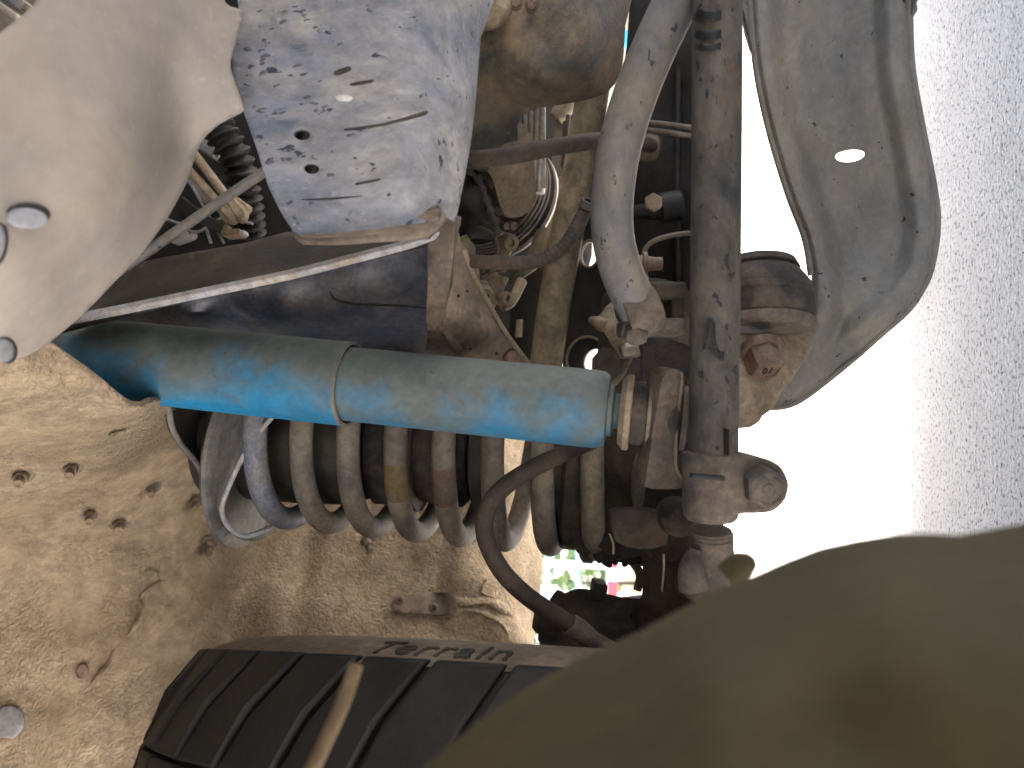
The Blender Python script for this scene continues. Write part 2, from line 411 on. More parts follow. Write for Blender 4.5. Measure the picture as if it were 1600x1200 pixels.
# ================================================================== WHEEL-ARCH LINER
dl = tps([(-80, 570, .46), (40, 557, .48), (78, 536, .50), (150, 610, .535), (215, 640, .575), (268, 640, .68), (-80, 640, .51), (100, 660, .57),
          (-80, 705, .60), (120, 705, .67), (250, 690, .80), (100, 790, .84), (-80, 850, .83), (250, 850, .97), (330, 760, 1.0), (400, 930, 1.0),
          (520, 700, 1.10), (800, 690, 1.16), (600, 900, 1.05), (760, 850, 1.08), (760, 1000, 1.04), (400, 1080, .98), (100, 1040, .93), (-80, 1250, .88),
          (300, 1290, .95), (700, 1290, 1.0), (818, 760, 1.12), (818, 1000, 1.06), (845, 880, 1.16), (838, 1000, 1.13), (836, 780, 1.18), (830, 1290, 1.1)])
DENT = [(60, 800, 90, 22, -18, -.020), (170, 838, 75, 24, 10, -.026), (185, 800, 60, 26, 5, .016), (300, 720, 40, 40, 0, -.010), (330, 905, 40, 60, 25, -.018),
        (480, 870, 16, 90, 12, -.022), (530, 880, 45, 80, 10, .012), (390, 960, 22, 90, 15, -.016), (600, 870, 60, 30, 0, .010), (690, 905, 14, 70, 8, -.016), (640, 880, 30, 24, 0, -.012), (740, 900, 40, 30, 0, .012),
        (110, 735, 95, 22, -8, .010), (40, 1010, 120, 30, 0, .010), (90, 1090, 120, 30, 0, -.010), (560, 960, 90, 40, 0, .008), (230, 985, 30, 60, 30, .006)]
LB = [(38, 741, 15), (115, 729, 14), (145, 803, 13), (190, 817, 14), (240, 762, 11), (306, 785, 11), (328, 853, 12), (577, 848, 9)]
def dlin(q):
    q = np.atleast_2d(np.array(q, float)); r = dl(q)
    for x, y, sx, sy, an, h in DENT:
        c, s_ = math.cos(math.radians(an)), math.sin(math.radians(an))
        u = ((q[:, 0] - x) * c + (q[:, 1] - y) * s_) / sx; v = (-(q[:, 0] - x) * s_ + (q[:, 1] - y) * c) / sy
        r = r - .7 * h * np.exp(-(u * u + v * v))
    for x, y, s_ in LB:
        r = r + .009 * np.exp(-(((q[:, 0] - x + 4) / 15) ** 2 + ((q[:, 1] - y + 6) / 13) ** 2))
    return r
def D1(f, x, y): return float(f([(x, y)])[0])
liner = thing('wheel_arch_liner', 'tan dust-covered wheel arch panel with rough crinkled coating and bolts', 'wheel arch', P(400, 900, 1.02))
plate('panel', [(-90, 562), (0, 563), (40, 557), (62, 545), (79, 535), (110, 560), (150, 594), (180, 620), (205, 634), (225, 633), (238, 626), (262, 626), (275, 640), (420, 640),
                (650, 640), (800, 650), (824, 720), (836, 800), (842, 850), (849, 880), (845, 920), (838, 970), (832, 1030), (830, 1120), (830, 1295), (-90, 1295)],
      dlin, M['liner'], liner, .004, res=7, holes=[ell(187, 675, 19, 4, -12)], smooth=3)
def nrm(f, x, y, h=6):
    p = P(x, y, D1(f, x, y)); a_ = P(x + h, y, D1(f, x + h, y)) - p; b_ = P(x, y + h, D1(f, x, y + h)) - p
    n = a_.cross(b_).normalized()
    return -n if n.dot(p - CAM) > 0 else n
for x, y, s_ in LB:
    d = D1(dlin, x, y); n = (-FW + .55 * RT * .8 - .45 * UP).normalized()
    r = px(s_ * 1.15, d)
    b = MB().hexb(P(x - 3, y - 3, d - .002), n, r * .66, .011, flange=r * 1.05, stud=.007).build('bolt', M['gusset'], liner)  # dark head colour stands in for the shadowed recess round each bolt
    MB().lathe(P(x - 3, y - 3, d - .002) + n * .0215, n, [(-.0005, r * .44), (.0012, r * .40), (.0012, r * .22), (.0004, r * .2), (.0004, 0)], 14).build('stud_tip', M['tan'], b)
# strip with rivets and the torn wax bead
ds = lambda q: dlin(q) - .006
plate('strip', [(614, 932), (650, 926), (700, 926), (712, 934), (712, 958), (690, 962), (640, 958), (618, 956)], ds, M['gusset'], liner, .003, res=8, smooth=2)
for x, y in ((624, 937), (677, 949)):
    d = D1(dlin, x, y) - .008
    MB().lathe(P(x, y, d + .004), -FW + .2 * RT, [(0, px(8, d)), (.004, px(8, d)), (.006, px(6, d)), (.006, px(3.4, d)), (.001, px(3, d)), (.001, 0)], 18).build('rivet', M['gusset'], liner)
def bead(pts, r, name='sealant_bead'):
    return MB().tube([P(x, y, D1(dlin, x, y) - .001) for x, y in pts], [px(q, 1.05) for q in r], 10, 5, flat=.6).build(name, M['liner'], liner)
bead([(700, 932), (730, 940), (760, 938), (785, 950), (801, 962)], [5, 7, 7, 10, 3])
bead([(705, 958), (735, 952), (765, 962), (785, 975), (794, 990)], [4, 4, 4, 3, 2])
bead([(760, 905), (752, 925), (775, 935)], [3, 4, 3])
bead([(259, 908), (245, 911), (228, 922), (217, 933)], [1, 2.5, 2.5, 1])
bead([(217, 938), (222, 955), (212, 975), (198, 995)], [2, 6, 8, 2])
bead([(178, 1015), (172, 1035), (158, 1050), (142, 1068)], [2, 7, 8, 2])
for nm, x, y, rx, ry, mt in (('round_plug', 14, 1128, 24, 26, 'clip'), ('rust_plug', 128, 1049, 10, 12, 'bolt'), ('round_plug', 236, 899, 12, 8, 'liner')):
    d = D1(dlin, x, y)
    o = plate(nm, ell(x, y, rx, ry, 20, 18), lambda q: dlin(q) - .003, M[mt], liner, .003, res=8, smooth=1)

# ================================================================== SPLASH SHIELD (near, upper left)
sh = thing('splash_shield', 'large smooth dusty grey splash shield with oval push clip, upper left', 'splash shield', P(150, 300, .42))
dsh = tps([(-90, 130, .36), (-90, 570, .37), (0, 50, .37), (60, -40, .38), (330, -40, .47), (378, 22, .49), (360, 98, .475), (380, 170, .49), (318, 220, .50), (292, 285, .50),
           (225, 392, .475), (130, 492, .455), (40, 558, .42), (100, 150, .385), (60, 320, .37), (150, 330, .40), (215, 250, .43), (255, 200, .462), (285, 215, .488), (230, 120, .435), (265, 120, .458), (310, 130, .472), (200, 30, .42),
           (60, 450, .385), (160, 420, .44)])
plate('shield_panel', [(-90, 125), (0, 51), (55, 6), (100, -50), (330, -50), (352, 4), (374, 14), (378, 24), (370, 60), (360, 98), (366, 125), (375, 148), (381, 168), (378, 176), (345, 193), (319, 216), (305, 244),
                       (293, 283), (262, 340), (225, 392), (180, 440), (130, 491), (76, 536), (40, 557), (0, 566), (-90, 572)], dsh, M['shield'], sh, .004, res=13, smooth=3)
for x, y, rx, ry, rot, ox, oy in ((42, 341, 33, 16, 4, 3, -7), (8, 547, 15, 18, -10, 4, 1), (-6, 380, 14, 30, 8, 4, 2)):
    rc = plate('clip_shadow', ell(x + ox, y + oy, rx * 1.04, ry * 1.12, rot, 28), lambda q: dsh(q) - .0006, M['rail'], sh, .002, res=9, smooth=1)  # dark disc in place of the shadow in the gap beside the clip
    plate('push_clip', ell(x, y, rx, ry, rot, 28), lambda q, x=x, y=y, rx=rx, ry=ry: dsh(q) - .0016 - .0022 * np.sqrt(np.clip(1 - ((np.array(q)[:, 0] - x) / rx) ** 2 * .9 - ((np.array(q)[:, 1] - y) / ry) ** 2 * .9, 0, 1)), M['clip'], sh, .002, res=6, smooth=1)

# ================================================================== FRAME CROSSMEMBER
cm = thing('frame_crossmember', 'sky-tinted grey steel crossmember plate with two holes and dark chips', 'crossmember', P(560, 200, .53))
dcm = tps([(392, -50, .52), (360, 98, .515), (405, 240, .505), (466, 372, .50), (560, -50, .51), (560, 150, .50), (580, 330, .495), (660, -50, .508), (650, 150, .502), (650, 330, .50),
           (715, -50, .52), (708, 150, .516), (690, 300, .512), (738, -50, .534), (730, 150, .53), (703, 320, .518), (757, -50, .58), (744, 150, .575), (712, 345, .55)])
plate('web_plate', [(394, -50), (374, 18), (361, 95), (368, 135), (384, 185), (402, 235), (418, 288), (438, 330), (452, 352), (466, 366), (520, 364), (600, 356), (660, 348), (690, 338), (705, 344), (712, 345), (722, 300),
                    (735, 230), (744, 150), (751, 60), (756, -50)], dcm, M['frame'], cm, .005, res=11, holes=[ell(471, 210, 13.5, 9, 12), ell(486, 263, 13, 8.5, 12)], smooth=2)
for x, y in ((471, 210), (486, 263)):
    d = D1(dcm, x, y)
    MB().lathe(P(x + 1, y + 3, d + .004), FW + UP * .3, [(0, px(15, d)), (.03, px(15, d)), (.03, px(14, d)), (0, px(14, d))], 24, close=True).build('hole_sleeve', M['rail'], cm)
dsc = lambda q: dcm(q) - .0004
rc_ = random.Random(21)
for k in range(46):
    x = 385 + abs(rc_.gauss(0, 62)); y = rc_.uniform(8, 330); x += max(0, (y - 150) * .32)
    if x > 610 or any(math.hypot(x - hx, y - hy) < 24 for hx, hy in ((471, 210), (486, 263))): continue
    w_ = rc_.uniform(2.5, 8); h_ = w_ * rc_.uniform(.25, .5); rr_ = rc_.uniform(-30, 5)
    pl = [(x + (qx - x) * rc_.uniform(.6, 1.2), y + (qy - y) * rc_.uniform(.6, 1.2)) for qx, qy in ell(x, y, w_, h_, rr_, 9)]
    plate('paint_chip', pl, dsc, M['railblue'], cm, .0003, res=7, smooth=1)
for nm, mt, pts in (('scratch', 'rail', [(540, 201), (600, 192), (655, 176), (667, 173), (664, 180), (602, 196), (545, 204)]), ('scratch', 'rail', [(522, 112), (545, 103), (548, 110), (526, 118)]), ('scratch', 'rail', [(548, 130), (583, 124), (580, 129), (551, 134)]),
                    ('paint_chip', 'white', [(524, 150), (538, 147), (551, 152), (546, 158), (528, 157)]), ('scratch', 'rail', [(556, 286), (592, 279), (592, 282), (558, 289)]), ('scratch', 'rail', [(470, 312), (520, 309), (568, 306), (520, 312)])):
    plate(nm, pts, dsc, M[mt], cm, .0004, res=7, smooth=2)
MB().tube([P(x, y, d) for x, y, d in ((456, 350, .506), (470, 374, .500), (520, 377, .494), (600, 372, .493), (655, 368, .494), (684, 352, .498), (692, 336, .508), (680, 318, .512))], [.001, .0022, .0026, .0026, .0024, .002, .002, .001], 12, 6).build('flange_seam', M['gusset'], cm)
plate('lower_flange', [(458, 352), (690, 336), (690, 352), (672, 374), (600, 378), (520, 383), (472, 383)], [(458, 352, .503), (690, 336, .505), (680, 374, .545), (472, 383, .54), (570, 382, .545)], M['gusset'], cm, .005, res=12, smooth=1)

# ================================================================== CHASSIS RAIL
rail = thing('chassis_rail', 'dark chassis rail with pale folded edge above the blue shock absorber', 'chassis rail', P(400, 450, .66))
plate('upper_web', [(90, 515), (130, 488), (190, 432), (225, 408), (300, 394), (380, 380), (450, 362), (560, 372), (690, 352), (690, 373), (560, 402), (450, 430), (300, 462)],
      [(90, 515, .60), (225, 405, .66), (450, 362, .64), (690, 352, .60), (690, 373, .585), (450, 432, .575), (300, 462, .575), (330, 425, .60)], M['rail'], rail, .004, res=14, smooth=1)
MB().ruled([P(x, y - 4, d) for x, y, d in ((85, 504, .575), (200, 482, .573), (300, 461, .572), (450, 430, .572), (560, 402, .575), (640, 381, .580), (688, 363, .585))],
           [P(x, y + 4, d) for x, y, d in ((85, 504, .571), (200, 482, .569), (300, 461, .568), (450, 430, .568), (560, 402, .571), (640, 381, .576), (688, 363, .581))]).build('folded_edge', M['lip'], rail, thick=.006, toff=0, bevel=.0012)
drc = tps([(100, 500, .72), (300, 462, .70), (450, 430, .69), (690, 372, .68), (300, 485, .675), (450, 470, .665), (560, 450, .668), (690, 440, .69), (300, 515, .72), (450, 520, .725), (600, 510, .725), (690, 505, .73), (450, 580, .82), (680, 560, .80), (150, 560, .82)])
plate('side_web', [(95, 508), (300, 458), (450, 426), (560, 398), (693, 366), (695, 500), (686, 515), (672, 522), (668, 560), (560, 575), (300, 560), (110, 560)], drc, M['railblue'], rail, .005, res=12,
      holes=[ell(412, 442, 17, 6, -14)], smooth=1)
MB().tube([P(x, y, D1(drc, x, y)) for x, y in ((515, 455), (525, 468), (560, 475), (620, 477), (680, 483))], [.0006, .0014, .0014, .0012, .0005], 8, 5).build('weld_line', M['rail'], rail)
plate('end_flange', [(666, 372), (690, 340), (713, 336), (708, 400), (700, 460), (692, 505), (684, 516), (668, 518), (665, 500), (668, 440)], [(668, 375, .585), (712, 336, .575), (668, 515, .63), (700, 460, .605), (690, 500, .62), (690, 400, .582)], M['gusset'], rail, .012, res=10, smooth=1, bevel=.002)
# gusset bracket
gus = thing('gusset_bracket', 'triangular dusty brown gusset bracket with pin holes beside the chassis rail', 'bracket', P(740, 500, .66))
dg = tps([(712, 338, .585), (720, 370, .60), (700, 460, .61), (760, 470, .655), (826, 566, .70), (690, 515, .625), (668, 548, .665), (740, 520, .64), (740, 570, .68)])
plate('gusset_plate', [(711, 332), (716, 360), (724, 392), (738, 425), (760, 468), (790, 520), (828, 567), (824, 576), (770, 580), (664, 560), (668, 520), (688, 513), (696, 490), (703, 440), (708, 390)], dg, M['gusset'], gus, .005, res=9,
      holes=[ell(744, 487, 2.4, 6.5, -6, 10), ell(749, 493, 2.2, 5, -6, 10)], smooth=1, bevel=.001)
MB().tube([P(x, y, D1(dg, x, y)) for x, y in ((691, 512), (706, 530), (720, 550), (738, 575))], [.003, .004, .004, .003], 10, 8, ripple=(.0006, .008)).build('weld_bead', M['gusset'], gus)
MB().tube([P(x, y, D1(dg, x, y) - .002) for x, y in ((724, 388), (738, 425), (760, 468), (790, 520), (826, 568))], .0022, 8, 4).build('rolled_edge', M['tan'], gus)
MB().lathe(P(795, 556, .69), -FW + RT * .3 - UP * .1, [(-.01, px(13, .69)), (.006, px(13, .69)), (.011, px(10, .69)), (.013, px(4, .69)), (.013, 0)], 20).build('rivet', M['bolt'], gus)
for x, y, r in ((716, 462, 2.5), (735, 545, 2), (776, 552, 3), (730, 455, 2)):
    MB().lathe(P(x, y, D1(dg, x, y) - .0003), nrm(dg, x, y), [(-.002, px(r, .62)), (.0006, px(r, .62)), (.0006, 0)], 10).build('pin_hole', M['black'], gus)

# ================================================================== ENGINE-BAY CLUTTER
tag(MB().tube([P(185, 425, .60), P(300, 345, .595), P(425, 260, .60)], px(8, .595), 12, 4).build('stay_rod', M['grey']), 'thin grey stay rod crossing the dark engine bay gap', 'rod')
tag(MB().tube([P(325, 175, .80), P(350, 215, .80), P(372, 255, .81), P(385, 320, .83), P(390, 370, .85)], px(24, .8), 16, 26, ripple=(.0028, .0095)).build('corrugated_conduit', M['black']), 'black corrugated conduit in the gap behind the splash shield', 'conduit')
for i, (a_, b_, lab) in enumerate((((300, 236), (362, 318), 'thin tan pipe in engine gap, nearest the corrugated conduit'), ((285, 255), (346, 322), 'thin tan pipe in engine gap, farther from the corrugated conduit'))):
    t = thing('metal_pipe', lab, 'pipe', P(*a_, .78), 'tan pipes in the engine gap')
    MB().tube([P(*a_, .78), P(*b_, .77)], px(7, .78), 12, 3).build('pipe', M['tan'], t)
    q = P(*b_, .77); dr = (P(*b_, .77) - P(*a_, .78)).normalized()
    MB().lathe(q - dr * .004, dr, [(0, px(10, .77)), (.012, px(11, .77)), (.012, px(13, .77)), (.022, px(13, .77)), (.026, px(9, .77)), (.03, 0)], 6).build('union_nut', M['tan'], t)
for i, (x, y, d, w_, h_, rot, mt, lab) in enumerate(((374, 322, .79, 13, 10, 35, 'tan', 'small tan connector at the end of the thin pipe'), (366, 366, .80, 15, 5, -5, 'tan', 'flat tan connector low in the engine gap'),
        (336, 352, .80, 18, 9, 20, 'dark', 'dark plug body in the middle of the engine gap'), (300, 330, .83, 20, 10, 40, 'black', 'black plug near the left of the engine gap'), (318, 300, .84, 24, 8, 50, 'clip', 'grey-blue clip deep in the engine gap'),
        (285, 372, .80, 16, 5, -20, 'clip', 'pale clip beside the lower end of the stay rod'), (330, 232, .85, 16, 12, 30, 'clip', 'grey cap at the top of the engine gap'), (18, 22, .60, 30, 5, 35, 'silver', 'bright metal bar in the top left corner'), (24, 4, .62, 26, 9, 30, 'clip', 'blue-grey block in the top left corner'))):
    c, s_ = math.cos(math.radians(rot)), math.sin(math.radians(rot)); X = RT * c - UP * s_; Y = RT * s_ + UP * c
    t = thing('connector', lab, 'connector', P(x, y, d), 'connectors in the engine gap')
    MB().box(P(x, y, d), X * px(w_, d), Y * px(h_, d), FW * .012).build('housing', M[mt], t, bevel=.002)
    MB().box(P(x, y, d) + X * px(w_, d) * 1.05, X * px(w_ * .2, d), Y * px(h_ * .7, d), FW * .008).build('collar', M['lip' if i % 2 else 'tan'], t, bevel=.001)
for i, (pts, lab) in enumerate(((((240, 395), (280, 360), (310, 362), (350, 340), (395, 350)), 'thin wire sagging low across the engine gap'), (((250, 340), (290, 350), (312, 335), (330, 380)), 'thin wire hooked near the stay rod'), (((300, 290), (325, 335), (350, 380)), 'thin pale wire running down the engine gap'))):
    tag(MB().tube([P(x, y, .79 + .01 * i) for x, y in pts], .0016, 8, 5).build('wire', M['clip' if i != 1 else 'lip']), lab, 'wire', 'wires in the engine gap')

# ================================================================== SHOCK ABSORBER
A0, A1 = P(60, 551, .655), P(951, 641, .575)
ax = (A1 - A0).normalized(); LT = (A1 - A0).length
sa = thing('shock_absorber', 'dusty blue telescopic shock absorber lying across the middle', 'shock absorber', A1)
RU, RL = .0336, .0294
tj = (P(549, 600.4, .611) - A0).dot(ax)
MB().lathe(A0, ax, [(-.02, 0), (-.02, RU), (tj - .002, RU), (tj, RU - .0006), (tj, RU - .0018), (tj - .002, RU - .0024), (tj - .12, RU - .0024)], 72).build('dust_sleeve', M['shock_up'], sa)
MB().lathe(A0, ax, [(tj - .0022, RU - .0022), (tj - .0022, RU + .0002), (tj + .0006, RU + .0002), (tj + .0006, RU - .0022)], 72, close=True).build('lit_sleeve_rim', M['grey'], sa)  # paler ring paints the bright lit edge of the sleeve end
MB().lathe(A0, ax, [(tj - .14, 0), (tj - .14, RL), (LT - .010, RL), (LT - .004, RL * .965), (LT - .001, RL * .88), (LT, RL * .72), (LT, 0)], 72).build('body_tube', M['shock_lo'], sa)
MB().lathe(A1, ax, [(-.004, .0195), (.003, .0195), (.004, .016), (.0045, .013), (.016, .013)], 32).build('neck', M['shock_lo'], sa)
MB().lathe(A1, ax, [(.008, .011), (.0085, .024), (.0125, .0285), (.016, .0285), (.017, .027), (.017, .011)], 40).build('washer', M['tan'], sa)
MB().lathe(A1, ax, [(.017, .010), (.017, .0225), (.020, .0240), (.026, .0240), (.0285, .0225), (.0285, .01)], 36).build('bushing', M['rubber'], sa)
MB().lathe(A1, ax, [(.0285, .01), (.0285, .0255), (.031, .0255), (.031, .01)], 40).build('washer', M['gusset'], sa)
MB().lathe(A1, ax, [(.031, .0), (.031, .0235), (.036, .024), (.050, .023), (.053, .02), (.053, 0)], 36).build('bushing', M['rubber'], sa)
MB().lathe(A1, ax, [(.053, .0), (.053, .0245), (.056, .0245), (.0565, .023), (.0565, 0)], 36).build('washer', M['gusset'], sa)
# mounting plate
dmp = tps([(1040, 580, .540), (1030, 640, .542), (1020, 720, .548), (1066, 592, .545), (1058, 700, .55), (1075, 757, .556)])
mtp = thing('shock_mount_bracket', 'brown cast bracket plate gripping the lower end of the blue shock absorber', 'bracket', P(1040, 740, .55))
plate('bracket_plate', [(1032, 610), (1036, 592), (1044, 581), (1056, 577), (1065, 580), (1066, 592), (1062, 630), (1058, 660), (1056, 700), (1056, 728), (1064, 746), (1076, 758), (1058, 764), (1030, 764), (1008, 760), (1014, 720), (1022, 660)], dmp, M['cast'], mtp, .022, res=9, smooth=2, bevel=.002)
MB().tube([P(x, y, D1(dmp, x, y) - .0005) for x, y in ((1065, 582), (1066, 595), (1062, 630), (1058, 660), (1056, 700), (1056, 728), (1064, 746), (1076, 758))], .0011, 8, 4).build('bare_edge', M['tan'], mtp)
plate('cup_rim', [(1066, 585), (1075, 596), (1076, 640), (1074, 690), (1064, 712), (1061, 700), (1066, 650), (1067, 610)], .560, M['gusset'], mtp, .012, res=8, smooth=2, bevel=.001)

# ================================================================== COIL SPRING
sp = thing('coil_spring', 'dusty grey coil spring behind the blue shock absorber', 'coil spring', P(620, 690, .79))
S0, S1 = P(368, 676, .79), P(905, 724, .75)
sax = (S1 - S0).normalized(); sL = (S1 - S0).length
su = (UP - UP.dot(sax) * sax).normalized(); sw = sax.cross(su)     # sw towards or away from camera
if sw.dot(FW) < 0: sw = -sw
RS, RW, PIT = .0810, .0107, .0440
def helix(t, R_=RS):            # t in turns; t=0 at the near side
    an = t * math.tau
    return S0 + sax * (PIT * t) + R_ * (-math.cos(an) * sw - math.sin(an) * su)
def coil(t0, t1, name, mat, parent, r=RW, n=16):
    k = max(8, int((t1 - t0) * 48))
    return MB().tube([helix(t0 + (t1 - t0) * i / k) for i in range(k + 1)], r, n, 1).build(name, mat, parent)
def near_x(t):
    q = helix(t) - CAM; return 800 + FPX * q.dot(RT) / q.dot(FW)
shift = (470 - near_x(1.0)) / (near_x(2.0) - near_x(1.0)) * PIT
S0 = S0 + sax * shift
coil(-.45, 8.3, 'coil', M['spring'], sp)
coil(-.14, .30, 'blue_lit_patch', M['springblue'], sp, RW * 1.03)  # blue light falling on the first turn, painted as a coloured length
for t, nm, mt in ((3, 'yellow_mark', 'yellow'), (4, 'red_mark', 'redmark')):
    coil(t + .012, t + .075, nm, M[mt], sp, RW * 1.03)
# bump stop and spring tower inside
bs = thing('bump_stop', 'dark stepped bump stop cylinder inside the coil spring', 'bump stop', P(600, 720, .80))
B0 = P(380, 690, .81); B1 = P(800, 702, .78); bx_ = (B1 - B0).normalized()
def tb(x): return (x - 380) / 420 * (B1 - B0).length
MB().lathe(B0, bx_, [(-.03, .058), (tb(470), .062), (tb(560), .062), (tb(585), .055), (tb(588), .02)], 48).build('tower_tube', M['rail'], bs)
MB().lathe(B0, bx_, [(tb(586), .0), (tb(588), .050), (tb(598), .060), (tb(640), .060), (tb(646), .02)], 48).build('cushion', M['rubber'], bs)
MB().lathe(B0, bx_, [(tb(646), .0), (tb(646), .064), (tb(652), .066), (tb(664), .066), (tb(666), .02)], 48).build('cup_washer', M['gusset'], bs)
MB().lathe(B0, bx_, [(tb(664), .0), (tb(666), .055), (tb(700), .060), (tb(728), .060), (tb(740), .052), (tb(742), 0)], 48).build('cushion', M['rubber'], bs)
MB().lathe(B0, bx_, [(tb(740), .0), (tb(742), .048), (tb(750), .066), (tb(772), .066), (tb(778), .05), (tb(779), 0)], 48).build('end_cup', M['rail'], bs)
wp = tps([(420, 640, .735), (460, 720, .735), (440, 780, .74)])
# upper seat: the sheet loop
st = thing('spring_tower', 'curved pale grey sheet steel spring tower looping round the upper coil', 'spring seat', P(360, 740, .74))
Aa = [(338, 600, .760), (326, 640, .755), (319, 690, .752), (320, 730, .750), (330, 775, .748), (348, 815, .747), (372, 837, .746), (400, 842, .752), (430, 830, .77)]
Bb = [(470, 600, .700), (428, 648, .700), (394, 690, .700), (369, 735, .702), (351, 778, .705), (347, 800, .712), (358, 824, .724), (384, 838, .738), (425, 823, .765)]
MB().ruled([P(*q) for q in Aa], [P(*q) for q in Bb], 6, 5).build('tower_sheet', M['seat'], st, thick=.004, toff=0)
MB().tube([P(x, y, d - .002) for x, y, d in Bb], .0024, 10, 5).build('rim', M['lip'], st)
plate('back_flange', [(262, 600), (264, 640), (270, 672), (286, 698), (306, 722), (320, 755), (333, 795), (360, 838), (380, 830), (350, 760), (345, 600)], [(262, 600, .665), (271, 673, .69), (287, 699, .72), (321, 755, .75), (350, 820, .76), (345, 600, .76), (340, 700, .80), (300, 650, .74)], M['rail'], st, .004, res=12, smooth=2)
MB().tube([P(x, y, d) for x, y, d in ((263, 610, .66), (264, 640, .665), (271, 673, .687), (287, 699, .717), (307, 723, .742), (321, 755, .748), (333, 795, .75), (356, 836, .752))], .0028, 10, 5).build('flange_edge', M['seat'], st)
MB().lathe(P(392, 715, .80), sax, [(-.01, .085), (-.004, .093), (.0, .093), (.003, .088), (.003, .05)], 48).build('seat_ring', M['seat'], st)
# lower seat
ls = thing('spring_perch', 'dark ringed spring perch on the axle under the last coil', 'spring perch', P(905, 740, .76))
L0 = P(855, 722, .765)
MB().lathe(L0, sax, [(0, 0), (.0, .035), (.004, .050), (.012, .055), (.018, .055), (.02, .04)], 40).build('pilot_dome', M['rubber'], ls)
MB().lathe(L0, sax, [(.016, .0), (.018, .078), (.022, .083), (.034, .083), (.038, .08), (.039, .03)], 56).build('seat_pan', M['axle'], ls)
MB().lathe(L0, sax, [(.038, .0), (.039, .088), (.043, .094), (.052, .094), (.055, .088), (.056, 0)], 56).build('base_ring', M['axle'], ls)

# ================================================================== BRAKE HOSE
bh = thing('brake_hose', 'brown rubber brake hose looping in front of the coil spring', 'hose', P(940, 1005, .60))
MB().tube([P(x, y, d) for x, y, d in ((925, 690, .66), (890, 704, .64), (840, 728, .61), (795, 755, .60), (768, 783, .59), (757, 815, .585), (762, 850, .585), (785, 893, .585), (822, 930, .59), (870, 963, .595), (905, 985, .60))],
          px(14.5, .59), 18, 8).build('hose_tube', M['hose'], bh)
MB().tube([P(888, 974, .597), P(905, 986, .60), P(930, 1003, .605), (P(960, 1020, .61))], [px(17, .6), px(19, .6), px(15, .6), px(15, .6)], 16, 4).build('crimp_collar', M['cast'], bh)

# ================================================================== STEERING TIE ROD
tr = thing('steering_tie_rod', 'straight dusty dark steering rod with a bolted clamp at its end', 'steering rod', P(1112, 760, .52))
rT = px(38.5, .52)
MB().tube([P(1121, -80, .52), P(1119, 300, .52), P(1114, 725, .522)], rT, 40, 4).build('rod_tube', M['tie'], tr)
MB().box(P(1138, 690, .4975), UP * px(20, .5), RT * px(2.6, .5), FW * .006).build('clamp_slot', M['rail'], tr)
q0, q1 = P(1112, 708, .522), P(1110, 835, .524); cx_ = (q1 - q0).normalized()
MB().lathe(q0, cx_, [(-.002, rT * .9), (0, rT * 1.13), (.004, rT * 1.18), (.020, rT * 1.16), (.036, rT * 1.15), (.043, rT * 1.08), (.0455, rT * .95), (.0455, .004)], 40).build('clamp_band', M['cast'], tr)
ear = smoothpoly([(1140, 712), (1195, 716), (1222, 730), (1234, 757), (1226, 785), (1205, 801), (1165, 803), (1140, 800)], 4)
MB().prism([P(x, y, .506) for x, y in ear], FW * .030).build('clamp_ear', M['cast'], tr, bevel=.004)
nb = (-FW - .12 * UP).normalized()
b_ = MB().hexb(P(1190, 757, .507), nb, px(33, .5), .014, flange=0).build('clamp_bolt', M['cast'], tr)
MB().lathe(P(1190, 757, .507) + nb * .0128, nb, [(0, px(24, .5)), (.0012, px(23, .5)), (.0012, px(10, .5)), (.002, px(8, .5)), (.002, 0)], 24).build('bolt_stamp', M['cast'], b_)
MB().box(P(1105, 745, .4965), RT * px(26, .5) - UP * px(2, .5), UP * px(4, .5), FW * .004).build('clamp_slot', M['black'], tr, bevel=.001)
def drod(q):
    q = np.atleast_2d(np.array(q, float)); c = 1121 - (q[:, 1] + 80) * .0087
    u = np.clip(np.abs(q[:, 0] - c) / 38.5, 0, .985)
    return .52 - rT * np.sqrt(1 - u * u) - .0003
plate('dark_drip', [(1097, 546), (1104, 528), (1106, 503), (1112, 498), (1117, 505), (1119, 535), (1126, 550), (1134, 546), (1139, 516), (1146, 519), (1147, 548), (1140, 560), (1128, 564), (1117, 556), (1110, 528), (1103, 545)], drod, M['black'], tr, .0004, res=6, smooth=2)
for y, h_ in ((22, 9), (52, 7), (71, 5)):
    plate('black_band', [(1085 + 6 * (y % 3), y - h_), (1110, y - h_ + 3), (1153, y - h_ - 2), (1155, y + h_ * .4), (1130, y + h_), (1100, y + h_ + 4), (1084, y + h_)], drod, M['black'], tr, .0004, res=6, smooth=2)
e0, e1 = P(1110, 828, .524), P(1108, 930, .53); ex_ = (e1 - e0).normalized()
MB().tube([e0, P(1109, 870, .527), e1], [rT * .86, rT * .84, rT * 1.0], 32, 8).build('rod_end', M['cast'], tr)
for k in range(2):
    MB().lathe(e0 + ex_ * (.002 + .0032 * k), ex_, [(0, rT * .86), (.0007, rT * .885), (.0016, rT * .885), (.0023, rT * .86)], 32, close=True).build('thread', M['cast'], tr)
MB().tube([P(1085, 862, .515), P(1080, 890, .51), P(1084, 920, .51)], [px(12, .51), px(20, .51), px(24, .51)], 16, 5).build('rod_end_rib', M['cast'], tr)
MB().prism([P(x, y, .53) for x, y in ((1140, 838), (1147, 832), (1148, 876), (1136, 884))], FW * .008).build('end_tab', M['cast'], tr, bevel=.001)

